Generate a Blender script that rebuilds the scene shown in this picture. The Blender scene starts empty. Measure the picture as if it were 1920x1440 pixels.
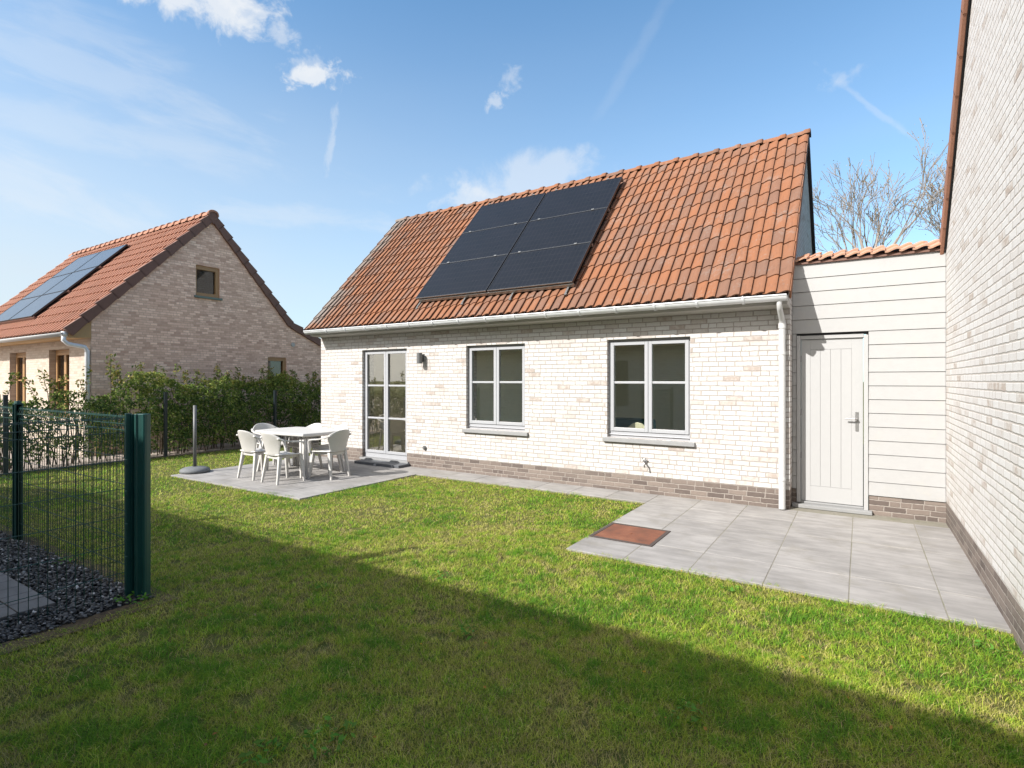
import bpy, bmesh, math, random
import numpy as np
from mathutils import Vector, Matrix

random.seed(7)
rng = np.random.default_rng(11)
PI = math.pi
SC = bpy.context.scene
COL = SC.collection
D = bpy.data

# ------------------------------------------------------------------ object helpers
def link(o, parent=None):
    COL.objects.link(o)
    if parent is not None:
        o.parent = parent
    return o

def tag(o, label=None, cat=None, group=None, kind=None):
    if label: o['label'] = label
    if cat: o['category'] = cat
    if group: o['group'] = group
    if kind: o['kind'] = kind
    return o

def thing(name, label, cat, loc=(0, 0, 0), rz=0.0, group=None):
    o = D.objects.new(name, None)
    o.empty_display_size = 0.2
    o.location = loc
    o.rotation_euler = (0, 0, rz)
    link(o)
    return tag(o, label, cat, group)

def copy_tree(o, parent=None):
    c = o.copy()
    COL.objects.link(c)
    if parent is not None:
        c.parent = parent
    for ch in list(o.children):
        copy_tree(ch, c)
    return c

class MB:
    """collects shapes, builds one mesh object"""
    def __init__(s):
        s.v = []; s.f = []
    def add(s, vs, fs):
        n = len(s.v)
        s.v += [tuple(p) for p in vs]
        s.f += [tuple(i + n for i in f) for f in fs]
        return s
    def box(s, x0, x1, y0, y1, z0, z1, m=None):
        vs = [Vector((x, y, z)) for z in (z0, z1) for y in (y0, y1) for x in (x0, x1)]
        if m is not None:
            vs = [m @ p for p in vs]
        fs = [(0, 2, 3, 1), (4, 5, 7, 6), (0, 1, 5, 4), (2, 6, 7, 3), (0, 4, 6, 2), (1, 3, 7, 5)]
        return s.add(vs, fs)
    def quad(s, a, b, c, d):
        return s.add([a, b, c, d], [(0, 1, 2, 3)])
    def prism(s, poly, x0, x1, axis='x'):
        """poly of (p,q) extruded along an axis; poly given as (y,z) for x, (x,z) for y, (x,y) for z"""
        def mk(t, p):
            return (t, p[0], p[1]) if axis == 'x' else (p[0], t, p[1]) if axis == 'y' else (p[0], p[1], t)
        n = len(poly)
        vs = [mk(x0, p) for p in poly] + [mk(x1, p) for p in poly]
        fs = [tuple(range(n))[::-1], tuple(range(n, 2 * n))]
        fs += [(i, (i + 1) % n, n + (i + 1) % n, n + i) for i in range(n)]
        return s.add(vs, fs)
    def tube(s, pts, r, seg=10, caps=True):
        """swept tube along points; r number or list"""
        pts = [Vector(p) for p in pts]
        n = len(pts)
        rs = r if isinstance(r, (list, tuple)) else [r] * n
        vs = []; fs = []
        prev = None
        for i, p in enumerate(pts):
            d = (pts[min(i + 1, n - 1)] - pts[max(i - 1, 0)]).normalized()
            if prev is None:
                a = Vector((0, 0, 1)) if abs(d.z) < .9 else Vector((1, 0, 0))
                u = d.cross(a).normalized()
            else:
                u = (prev - d * prev.dot(d)).normalized()
            prev = u
            w = d.cross(u)
            for k in range(seg):
                t = 2 * PI * k / seg
                vs.append(p + (u * math.cos(t) + w * math.sin(t)) * rs[i])
        for i in range(n - 1):
            for k in range(seg):
                k2 = (k + 1) % seg
                fs.append((i * seg + k, i * seg + k2, (i + 1) * seg + k2, (i + 1) * seg + k))
        if caps:
            fs.append(tuple(range(seg))[::-1])
            fs.append(tuple(range((n - 1) * seg, n * seg)))
        return s.add(vs, fs)
    def lathe(s, prof, c=(0, 0, 0), seg=24):
        vs = []; fs = []
        for r, z in prof:
            for k in range(seg):
                t = 2 * PI * k / seg
                vs.append((c[0] + r * math.cos(t), c[1] + r * math.sin(t), c[2] + z))
        for i in range(len(prof) - 1):
            for k in range(seg):
                k2 = (k + 1) % seg
                fs.append((i * seg + k, i * seg + k2, (i + 1) * seg + k2, (i + 1) * seg + k))
        fs.append(tuple(range(seg))[::-1]); fs.append(tuple(range((len(prof) - 1) * seg, len(prof) * seg)))
        return s.add(vs, fs)
    def mesh(s, name, mat, smooth=False):
        me = D.meshes.new(name)
        me.from_pydata(s.v, [], s.f)
        me.validate()
        bm = bmesh.new(); bm.from_mesh(me)
        bmesh.ops.recalc_face_normals(bm, faces=bm.faces)
        bm.to_mesh(me); bm.free()
        if mat: me.materials.append(mat)
        if smooth:
            for p in me.polygons: p.use_smooth = True
        return me
    def build(s, name, mat, parent=None, smooth=False, bevel=0.0, seg=2):
        o = D.objects.new(name, s.mesh(name, mat, smooth))
        link(o, parent)
        if bevel:
            m = o.modifiers.new('bevel', 'BEVEL'); m.width = bevel; m.segments = seg; m.limit_method = 'ANGLE'
            m.angle_limit = math.radians(40)
        return o

# ------------------------------------------------------------------ material helpers
class NT:
    def __init__(s, nt): s.nt = nt
    def n(s, typ, **kw):
        nd = s.nt.nodes.new(typ)
        for k, v in kw.items(): setattr(nd, k, v)
        return nd
    def put(s, sock, val):
        if val is None: return
        if isinstance(val, bpy.types.NodeSocket): s.nt.links.new(val, sock)
        elif isinstance(val, (tuple, list)) and sock.type == 'RGBA' and len(val) == 3: sock.default_value = (*val, 1)
        else: sock.default_value = val
    def m(s, op, a, b=None, c=None, clamp=False):
        nd = s.n('ShaderNodeMath', operation=op, use_clamp=clamp)
        for i, v in enumerate((a, b, c)): s.put(nd.inputs[i], v)
        return nd.outputs[0]
    def vm(s, op, a, b=None, out=0):
        nd = s.n('ShaderNodeVectorMath', operation=op)
        s.put(nd.inputs[0], a); s.put(nd.inputs[1], b)
        return nd.outputs[out]
    def comb(s, x, y, z=0.0):
        nd = s.n('ShaderNodeCombineXYZ')
        s.put(nd.inputs[0], x); s.put(nd.inputs[1], y); s.put(nd.inputs[2], z)
        return nd.outputs[0]
    def sep(s, v):
        nd = s.n('ShaderNodeSeparateXYZ'); s.put(nd.inputs[0], v); return nd.outputs
    def mix(s, f, a, b, blend='MIX'):
        nd = s.n('ShaderNodeMix', data_type='RGBA', blend_type=blend)
        s.put(nd.inputs[0], f); s.put(nd.inputs[6], a); s.put(nd.inputs[7], b)
        return nd.outputs[2]
    def mixf(s, f, a, b):
        nd = s.n('ShaderNodeMix', data_type='FLOAT')
        s.put(nd.inputs[0], f); s.put(nd.inputs[2], a); s.put(nd.inputs[3], b)
        return nd.outputs[0]
    def noise(s, vec, scale, detail=3.0, rough=.5, dist=0.0, out=0):
        nd = s.n('ShaderNodeTexNoise')
        s.put(nd.inputs['Vector'], vec); nd.inputs['Scale'].default_value = scale
        nd.inputs['Detail'].default_value = detail; nd.inputs['Roughness'].default_value = rough
        nd.inputs['Distortion'].default_value = dist
        return nd.outputs[out]
    def ramp(s, f, stops, interp='LINEAR'):
        nd = s.n('ShaderNodeValToRGB'); s.put(nd.inputs[0], f)
        cr = nd.color_ramp; cr.interpolation = interp
        while len(cr.elements) < len(stops): cr.elements.new(.5)
        for e, (p, c) in zip(cr.elements, stops):
            e.position = p; e.color = (*c, 1) if len(c) == 3 else c
        return nd.outputs[0]
    def smooth(s, v, lo, hi):
        nd = s.n('ShaderNodeMapRange', interpolation_type='SMOOTHSTEP')
        s.put(nd.inputs[0], v); nd.inputs[1].default_value = lo; nd.inputs[2].default_value = hi
        return nd.outputs[0]
    def pos(s): return s.n('ShaderNodeNewGeometry').outputs['Position']
    def bump(s, h, strength=.5, dist=.01):
        nd = s.n('ShaderNodeBump'); nd.inputs['Strength'].default_value = strength
        nd.inputs['Distance'].default_value = dist; s.put(nd.inputs['Height'], h)
        return nd.outputs[0]

def new_mat(name):
    m = D.materials.new(name); m.use_nodes = True
    nt = m.node_tree; nt.nodes.clear()
    t = NT(nt)
    out = t.n('ShaderNodeOutputMaterial')
    b = t.n('ShaderNodeBsdfPrincipled')
    nt.links.new(b.outputs[0], out.inputs[0])
    return m, t, b, out

def simple(name, col, rough=.6, metal=0.0, var=.12, scale=14.0, bump=.0, bscale=80.0, spec=.5, dirt=None):
    m, t, b, out = new_mat(name)
    p = t.n('ShaderNodeTexCoord').outputs['Object']
    n1 = t.noise(p, scale, 4, .6)
    lo = tuple(c * (1 - var) for c in col); hi = tuple(min(1, c * (1 + var)) for c in col)
    c = t.mix(n1, lo, hi)
    if dirt:
        c = t.mix(t.m('MULTIPLY', t.smooth(t.noise(p, 5.0, 6, .7), .5, .75), dirt[1]), c, dirt[0])
    t.put(b.inputs['Base Color'], c)
    t.put(b.inputs['Roughness'], t.mixf(n1, max(0, rough - .06), min(1, rough + .06)))
    b.inputs['Metallic'].default_value = metal
    b.inputs['Specular IOR Level'].default_value = spec
    if bump:
        t.put(b.inputs['Normal'], t.bump(t.noise(p, bscale, 3), bump, .004))
    return m

def brick_mat(name, stops, mortar, wash=None, h=.0635, w=.205, joint=.0055, rough=.88, bump=.7, stain=None, wscale=3.0):
    m, t, b, out = new_mat(name)
    g = t.n('ShaderNodeNewGeometry')
    P = g.outputs['Position']
    px, py, pz = t.sep(P)
    ny = t.m('ABSOLUTE', t.sep(g.outputs['True Normal'])[1])
    u = t.mixf(t.m('GREATER_THAN', ny, .5), py, px)
    wob = t.noise(P, 9.0, 2)
    wob2 = t.noise(P, 31.0, 2)
    u = t.m('ADD', u, t.m('MULTIPLY', t.m('SUBTRACT', wob, .5), .022))
    v = t.m('ADD', pz, t.m('MULTIPLY', t.m('SUBTRACT', t.m('ADD', wob, t.m('MULTIPLY', wob2, .35)), .67), .012))
    vr = t.m('DIVIDE', v, h)
    row = t.m('FLOOR', vr)
    wn = t.n('ShaderNodeTexWhiteNoise', noise_dimensions='1D'); t.put(wn.inputs['W'], row)
    uu = t.m('ADD', t.m('DIVIDE', u, w), t.m('ADD', t.m('MULTIPLY', row, .5), t.m('MULTIPLY', wn.outputs[0], .34)))
    fu = t.m('FRACT', uu); fv = t.m('FRACT', vr)
    col = t.m('FLOOR', uu)
    wn2 = t.n('ShaderNodeTexWhiteNoise', noise_dimensions='3D'); t.put(wn2.inputs['Vector'], t.comb(col, row, 3.3))
    rnd = wn2.outputs[0]
    # some bricks are cut to halves
    half = t.m('MULTIPLY', t.m('GREATER_THAN', t.sep(wn2.outputs[1])[2], .86), 1.0)
    du0 = t.m('MINIMUM', fu, t.m('SUBTRACT', 1.0, fu))
    du1 = t.m('MINIMUM', du0, t.m('ABSOLUTE', t.m('SUBTRACT', fu, .5)))
    du = t.m('MULTIPLY', t.mixf(half, du0, du1), w)
    dv = t.m('MULTIPLY', t.m('MINIMUM', fv, t.m('SUBTRACT', 1.0, fv)), h)
    dd = t.m('ADD', t.m('MINIMUM', du, dv), t.m('MULTIPLY', t.m('SUBTRACT', wob2, .5), .010))
    mask = t.smooth(dd, joint - .003, joint + .0028)
    fine = t.noise(P, 60.0, 4, .65)
    med = t.noise(P, 14.0, 4, .6)
    val = t.m('ADD', rnd, t.m('MULTIPLY', t.m('SUBTRACT', med, .5), .55), clamp=True)
    c = t.ramp(val, stops)
    if wash:
        wcol, lo, hi, amt = wash
        wn3 = t.noise(P, wscale, 5, .65)
        wm = t.smooth(t.m('ADD', t.m('MULTIPLY', wn3, .6), t.m('MULTIPLY', fine, .4)), lo, hi)
        c = t.mix(t.m('MULTIPLY', wm, amt), c, wcol)
    c = t.mix(t.m('MULTIPLY', t.m('SUBTRACT', fine, .3), .5, clamp=True), c, tuple(k * .72 for k in stops[0][1]))
    c = t.mix(mask, t.mix(med, tuple(k * .85 for k in mortar), mortar), c)
    if stain:
        big = t.noise(P, .9, 4, .6)
        c = t.mix(t.m('MULTIPLY', t.smooth(big, .5, .72), stain[1]), c, stain[0])
    t.put(b.inputs['Base Color'], c)
    b.inputs['Roughness'].default_value = rough
    b.inputs['Specular IOR Level'].default_value = .25
    hgt = t.m('ADD', t.m('MULTIPLY', mask, 1.0), t.m('MULTIPLY', fine, .45))
    t.put(b.inputs['Normal'], t.bump(hgt, bump, .006))
    return m

M = {}
M['brick'] = brick_mat('whitewashed_brick', [(0, (.37, .315, .28)), (.04, (.435, .385, .35)), (.13, (.495, .46, .43)), (.34, (.535, .51, .49)), (1, (.57, .56, .545))],
                       (.348, .314, .288), wash=((.44, .395, .36), .52, .74, .4), stain=((.43, .395, .365), .25), joint=.0064, bump=.6)
M['brick_right'] = brick_mat('whitewashed_brick_gable', [(0, (.45, .38, .33)), (.02, (.53, .475, .43)), (.08, (.595, .56, .53)), (.30, (.65, .625, .605)), (1, (.685, .67, .655))],
                             (.53, .485, .44), wash=((.55, .495, .455), .55, .75, .4), stain=((.58, .545, .51), .25), joint=.0064)
M['brick_shade'] = brick_mat('pinkish_brick', [(0, (0.590, 0.370, 0.272)), (.35, (0.745, 0.498, 0.370)), (.75, (0.853, 0.595, 0.450)), (1, (0.992, 0.729, 0.564))],
                             (0.651, 0.431, 0.321), wash=((1.032, 0.799, 0.635), .55, .74, .45), w=.15, h=.055, wscale=14.0)
M['brick_cream'] = brick_mat('cream_brick', [(0, (0.396, 0.318, 0.260)), (.3, (0.474, 0.396, 0.331)), (1, (0.525, 0.447, 0.376))], (0.430, 0.353, 0.286), bump=.3, w=.18, h=.058)
M['plinth'] = brick_mat('plinth_brick', [(0, (0.116, 0.092, 0.081)), (.5, (0.179, 0.143, 0.123)), (1, (0.232, 0.189, 0.161))], (0.304, 0.267, 0.237), w=.215, stain=((0.241, 0.207, 0.180), .3))
M['upvc'] = simple('white_window_frame', (0.360, 0.364, 0.380), .4, var=.03)
M['annex_paint'] = simple('offwhite_cladding', (0.352, 0.347, 0.341), .55, var=.05, bump=.15, bscale=25, dirt=((.40, .375, .33), .35))
M['door_paint'] = simple('offwhite_door', (0.374, 0.371, 0.367), .5, var=.02)
M['white_pipe'] = simple('white_pipe', (.52, .52, .515), .45, var=.05)
M['zinc'] = simple('pale_zinc', (0.667, 0.678, 0.690), .35, metal=.2, var=.16, scale=9)
M['white_plastic'] = simple('white_resin', (.52, .50, .475), .45, var=.06, scale=9, dirt=((.40, .38, .33), .45))
M['stone'] = simple('blue_stone', (.25, .25, .25), .7, var=.14, bump=.2, dirt=((.33, .32, .30), .5))
M['stone_dark'] = simple('dark_blue_stone', (.085, .09, .10), .7, var=.2, bump=.2)
M['steel'] = simple('brushed_steel', (.45, .44, .43), .35, metal=.9, var=.05)
M['dark_grey'] = simple('dark_grey_plastic', (.10, .10, .105), .6, var=.15)
M['grey_pole'] = simple('grey_metal_tube', (.12, .12, .118), .5, metal=.0, var=.1)
M['pebble_base'] = simple('grey_concrete_base', (.14, .145, .15), .75, var=.2, bump=.2)
M['alu'] = simple('anodised_aluminium', (.32, .31, .29), .4, metal=.7, var=.1)
M['black_frame'] = simple('black_panel_frame', (.016, .016, .018), .4, var=.1)
M['green_metal'] = simple('green_powder_coat', (.004, .056, .046), .5, var=.12, dirt=((.012, .04, .03), .4))
M['green_wire'] = simple('green_wire_coat', (.006, .045, .036), .45, var=.1)
M['navy_post'] = simple('dark_post_coat', (.006, .014, .017), .5, var=.1)
M['wood_frame'] = simple('ochre_window_frame', (.34, .19, .08), .5, var=.12, scale=6)
M['eave_wood'] = simple('ochre_soffit', (.40, .25, .11), .6, var=.12)
M['dark_verge'] = simple('brown_verge', (.155, .078, .056), .7, var=.2, bump=.2)
M['verge_black'] = simple('dark_board', (.03, .03, .035), .6, var=.15)
M['soffit'] = simple('grey_soffit', (.42, .40, .37), .7, var=.1)
M['green_sill'] = simple('grey_green_sill', (.13, .17, .14), .6, var=.12)
M['bark'] = simple('grey_bark', (0.270, 0.226, 0.193), .9, var=.25, scale=20)
M['stem'] = simple('hedge_stem', (.10, .075, .05), .9, var=.25)
M['interior'] = simple('interior_paint', (.86, .82, .70), .9, var=.04)
M['interior_floor'] = simple('interior_floor', (.16, .14, .12), .5, var=.1)
M['lime'] = simple('pale_green_plastic', (.75, .78, .62), .5, var=.03)
M['teal'] = simple('teal_fabric', (.05, .12, .13), .8, var=.1)
M['black_rubber'] = simple('black_rubber', (.012, .012, .012), .7)

def glass_mat(name, tint=(.80, .82, .82), base=.05, amount=.9, rough=.0, gcol=(.95, .96, 1)):
    m, t, b, out = new_mat(name)
    t.nt.nodes.remove(b)
    tr = t.n('ShaderNodeBsdfTransparent'); tr.inputs[0].default_value = (*tint, 1)
    gl = t.n('ShaderNodeBsdfGlossy'); gl.inputs['Roughness'].default_value = rough; gl.inputs[0].default_value = (*gcol, 1)
    lw = t.n('ShaderNodeLayerWeight'); lw.inputs[0].default_value = .5
    fac5 = t.m('POWER', lw.outputs['Facing'], 4.0)
    wob = t.noise(t.pos(), 1.6, 2)
    t.put(gl.inputs['Normal'], t.bump(wob, .02, .02))
    f = t.m('ADD', t.m('MULTIPLY', fac5, amount), base, clamp=True)
    mx = t.n('ShaderNodeMixShader')
    t.put(mx.inputs[0], f); t.nt.links.new(tr.outputs[0], mx.inputs[1]); t.nt.links.new(gl.outputs[0], mx.inputs[2])
    t.nt.links.new(mx.outputs[0], out.inputs[0])
    return m
M['glass'] = glass_mat('window_glass', tint=(.95, .94, .90), base=.15, gcol=(1, .97, .92))
M['glass2'] = glass_mat('old_window_glass', tint=(.75, .74, .70), base=.06, amount=.5)

def tile_mat(name, stops, weather=(.23, .21, .19), wamt=.5, edge=None):
    m, t, b, out = new_mat(name)
    g = t.n('ShaderNodeNewGeometry')
    P = g.outputs['Position']
    r = g.outputs['Random Per Island']
    big = t.noise(P, .9, 3, .6)
    fine = t.noise(P, 26.0, 5, .7)
    streak = t.noise(t.vm('MULTIPLY', P, (30.0, 5.0, 5.0)), 1.0, 4, .6)
    val = t.m('ADD', t.m('ADD', t.m('MULTIPLY', r, .62), .10), t.m('MULTIPLY', big, .24), clamp=True)
    c = t.ramp(val, stops)
    c = t.mix(t.m('MULTIPLY', t.smooth(streak, .45, .8), .45), c, tuple(k * .62 for k in stops[1][1]))
    c = t.mix(t.m('MULTIPLY', t.smooth(t.m('ADD', t.m('MULTIPLY', fine, .55), t.m('MULTIPLY', t.noise(P, 3.2, 4, .6), .45)), .50, .70), wamt), c, weather)
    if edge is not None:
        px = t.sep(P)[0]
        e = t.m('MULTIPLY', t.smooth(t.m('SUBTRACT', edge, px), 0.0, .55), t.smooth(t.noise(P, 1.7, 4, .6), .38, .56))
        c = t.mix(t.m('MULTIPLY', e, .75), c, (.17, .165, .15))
    t.put(b.inputs['Base Color'], c)
    b.inputs['Roughness'].default_value = .8
    b.inputs['Specular IOR Level'].default_value = .25
    t.put(b.inputs['Normal'], t.bump(fine, .35, .004))
    return m
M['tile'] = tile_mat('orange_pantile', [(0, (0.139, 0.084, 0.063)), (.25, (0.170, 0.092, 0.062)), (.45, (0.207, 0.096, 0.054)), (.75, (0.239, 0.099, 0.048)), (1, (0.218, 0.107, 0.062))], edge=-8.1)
M['tile_far'] = tile_mat('red_brown_pantile', [(0, (0.265, 0.138, 0.096)), (.4, (0.320, 0.158, 0.104)), (.8, (0.357, 0.173, 0.114)), (1, (0.333, 0.182, 0.131))], wamt=.25)
M['tile_pale'] = tile_mat('pale_orange_pantile', [(0, (0.413, 0.256, 0.188)), (.4, (0.500, 0.294, 0.200)), (.8, (0.550, 0.312, 0.206)), (1, (0.475, 0.338, 0.263))], wamt=.3)

def panel_mat(name, c0, c1, line, rough=.22, cell=.079, spec=.5):
    m, t, b, out = new_mat(name)
    p = t.n('ShaderNodeTexCoord').outputs['Object']
    x, y, z = t.sep(p)
    fx = t.m('ABSOLUTE', t.m('SUBTRACT', t.m('FRACT', t.m('DIVIDE', x, cell)), .5))
    fy = t.m('ABSOLUTE', t.m('SUBTRACT', t.m('FRACT', t.m('DIVIDE', y, cell * 2)), .5))
    ln = t.m('MAXIMUM', t.smooth(fx, .455, .485), t.smooth(fy, .475, .49))
    c = t.mix(t.noise(p, 2.0, 3), c0, c1)
    c = t.mix(t.m('MULTIPLY', ln, .8), c, line)
    t.put(b.inputs['Base Color'], c)
    dust = t.noise(p, 4.0, 5, .6)
    t.put(b.inputs['Roughness'], t.mixf(dust, rough, rough + .16))
    b.inputs['Specular IOR Level'].default_value = spec
    return m
M['pv'] = panel_mat('black_solar_glass', (0.010, 0.012, 0.015), (0.015, 0.016, 0.021), (0.032, 0.032, 0.035), spec=.12)
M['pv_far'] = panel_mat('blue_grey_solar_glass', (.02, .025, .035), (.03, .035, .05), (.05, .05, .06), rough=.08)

def slab_mat(name, c, seed=0.0, rough=.75):
    m, t, b, out = new_mat(name)
    g = t.n('ShaderNodeNewGeometry')
    P = g.outputs['Position']; r = g.outputs['Random Per Island']
    n1 = t.noise(P, 1.8, 5, .62); n2 = t.noise(P, 34.0, 5, .7)
    st = t.noise(t.vm('MULTIPLY', P, (1.5, 7.0, 1.0)), 1.6, 4, .6)
    k = t.m('ADD', t.m('ADD', t.m('MULTIPLY', r, .13), t.m('MULTIPLY', t.smooth(n1, .34, .66), .24)), t.m('ADD', t.m('MULTIPLY', n2, .12), t.m('MULTIPLY', t.smooth(st, .36, .64), .20)))
    k = t.m('ADD', k, .66)
    cc = t.n('ShaderNodeMix', data_type='RGBA', blend_type='MULTIPLY'); cc.inputs[0].default_value = 1
    t.put(cc.inputs[6], c)
    kk = t.n('ShaderNodeCombineColor'); 
    for i in range(3): t.put(kk.inputs[i], k)
    t.put(cc.inputs[7], kk.outputs[0])
    c2 = t.mix(t.m('MULTIPLY', t.smooth(t.noise(P, 2.2, 7, .72), .50, .70), .6), cc.outputs[2], tuple(a * f for a, f in zip(c, (.80, .78, .70))))
    t.put(b.inputs['Base Color'], c2)
    t.put(b.inputs['Roughness'], t.mixf(n2, rough - .1, rough + .1))
    t.put(b.inputs['Normal'], t.bump(n2, .18, .003))
    return m
M['slab'] = slab_mat('grey_concrete_slab', (0.256, 0.242, 0.231))
M['slab_dark'] = slab_mat('dark_grey_slab', (.125, .118, .115))
M['joint'] = simple('sandy_joint', (.20, .185, .15), .95, var=.3, scale=30, dirt=((.10, .115, .04), .8))

def soil_mat(name, a, bcol, ccol):
    m, t, b, out = new_mat(name)
    P = t.pos()
    n1 = t.noise(P, .8, 5, .6); n2 = t.noise(P, 18.0, 6, .7); n3 = t.noise(P, 90.0, 3, .7)
    c = t.mix(t.smooth(n1, .35, .65), a, bcol)
    c = t.mix(t.smooth(n2, .48, .66), c, ccol)
    c = t.mix(t.m('MULTIPLY', n3, .5), c, tuple(k * .4 for k in a))
    t.put(b.inputs['Base Color'], c); b.inputs['Roughness'].default_value = .95
    b.inputs['Specular IOR Level'].default_value = .1
    t.put(b.inputs['Normal'], t.bump(t.m('ADD', n2, t.m('MULTIPLY', n3, .5)), .7, .02))
    return m
M['soil'] = soil_mat('lawn_soil', (.080, .105, .024), (.105, .115, .034), (.14, .125, .055))
M['dirt'] = soil_mat('bare_soil', (.13, .095, .06), (.19, .145, .095), (.07, .055, .04))
M['gravel_bed'] = soil_mat('dark_gravel_bed', (.02, .02, .022), (.03, .03, .032), (.015, .015, .016))
M['pale_gravel'] = soil_mat('pale_gravel', (.42, .35, .30), (.50, .43, .38), (.30, .25, .21))

def leafy(name, rough=.55, trans=.35, spec=.3):
    m, t, b, out = new_mat(name)
    at = t.n('ShaderNodeAttribute', attribute_name='Col')
    t.put(b.inputs['Base Color'], at.outputs['Color'])
    b.inputs['Roughness'].default_value = rough
    b.inputs['Specular IOR Level'].default_value = spec
    tl = t.n('ShaderNodeBsdfTranslucent'); t.put(tl.inputs[0], at.outputs['Color'])
    mx = t.n('ShaderNodeMixShader'); mx.inputs[0].default_value = trans
    t.nt.links.new(b.outputs[0], mx.inputs[1]); t.nt.links.new(tl.outputs[0], mx.inputs[2])
    t.nt.links.new(mx.outputs[0], out.inputs[0])
    return m
M['grass'] = leafy('grass_blade', .6, .36, .2)
M['leaf'] = leafy('hedge_leaf', .65, .3, .15)
M['chip'] = leafy('slate_chip', .6, .0, .4)

def rust_mat():
    m, t, b, out = new_mat('rusty_iron')
    P = t.pos()
    n1 = t.noise(P, 5.0, 5, .65); n2 = t.noise(P, 45.0, 4, .7)
    c = t.ramp(n1, [(.25, (.085, .035, .02)), (.5, (.175, .06, .03)), (.75, (.235, .095, .05))])
    c = t.mix(t.smooth(n2, .5, .75), c, (.10, .05, .036))
    t.put(b.inputs['Base Color'], c); b.inputs['Roughness'].default_value = .85
    t.put(b.inputs['Normal'], t.bump(n2, .4, .003))
    return m
M['rust'] = rust_mat()
M['rust_dark'] = simple('dark_rusty_iron', (.06, .044, .038), .8, var=.25, bump=.3)

# ------------------------------------------------------------------ numpy mesh with per-vertex colour
def np_mesh(name, verts, faces_flat, loop_tot, colors, mat, parent=None, smooth=False):
    me = D.meshes.new(name)
    nv = len(verts); nl = len(faces_flat); nf = len(loop_tot)
    me.vertices.add(nv); me.loops.add(nl); me.polygons.add(nf)
    me.vertices.foreach_set('co', verts.astype(np.float32).ravel())
    me.loops.foreach_set('vertex_index', faces_flat.astype(np.int32))
    ls = np.concatenate([[0], np.cumsum(loop_tot)[:-1]]).astype(np.int32)
    me.polygons.foreach_set('loop_start', ls)
    try: me.polygons.foreach_set('loop_total', np.asarray(loop_tot, np.int32))
    except Exception: pass
    me.update(calc_edges=True)
    ca = me.color_attributes.new('Col', 'FLOAT_COLOR', 'POINT')
    c4 = np.ones((nv, 4), np.float32); c4[:, :3] = colors
    ca.data.foreach_set('color', c4.ravel())
    me.materials.append(mat)
    if smooth:
        me.polygons.foreach_set('use_smooth', np.ones(nf, bool))
    o = D.objects.new(name, me)
    return link(o, parent)

_lat = rng.random((64, 64))
def vnoise(x, y, s):
    x = np.asarray(x) * s + 100; y = np.asarray(y) * s + 100
    xi = np.floor(x).astype(int); yi = np.floor(y).astype(int)
    fx = x - xi; fy = y - yi
    fx = fx * fx * (3 - 2 * fx); fy = fy * fy * (3 - 2 * fy)
    g = lambda i, j: _lat[(xi + i) % 64, (yi + j) % 64]
    return (g(0, 0) * (1 - fx) + g(1, 0) * fx) * (1 - fy) + (g(0, 1) * (1 - fx) + g(1, 1) * fx) * fy
def fbm(x, y, s, o=4):
    r = 0; a = .5; tot = 0
    for i in range(o):
        r = r + a * vnoise(np.asarray(x) + 17.3 * i, np.asarray(y) + 5.1 * i, s * 2 ** i); tot += a; a *= .55
    return r / tot

# ------------------------------------------------------------------ camera, sun, sky
F = 1024.0
CAM = Vector((.728, -7.459, 1.6))
YAW = math.radians(32.538)
FW = Vector((-math.sin(YAW), math.cos(YAW), 0)); RT = Vector((math.cos(YAW), math.sin(YAW), 0))
cam = D.cameras.new('camera'); co = D.objects.new('camera', cam); link(co)
cam.sensor_width = 36; cam.lens = 36 * F / 1920; cam.shift_y = -7 / 1920
cam.clip_start = .05; cam.clip_end = 3000
co.location = CAM; co.rotation_euler = (PI / 2, 0, YAW)
SC.camera = co

SD = Vector((.48, 1.0, -.83)).normalized()
EL = math.asin(-SD.z)
sun = D.lights.new('sun', 'SUN'); so = D.objects.new('sun', sun); link(so)
sun.energy = 3.15; sun.angle = math.radians(.5); sun.color = (1, .97, .925)
so.rotation_euler = SD.to_track_quat('-Z', 'Y').to_euler(); so.location = (-6, -14, 12)

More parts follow.
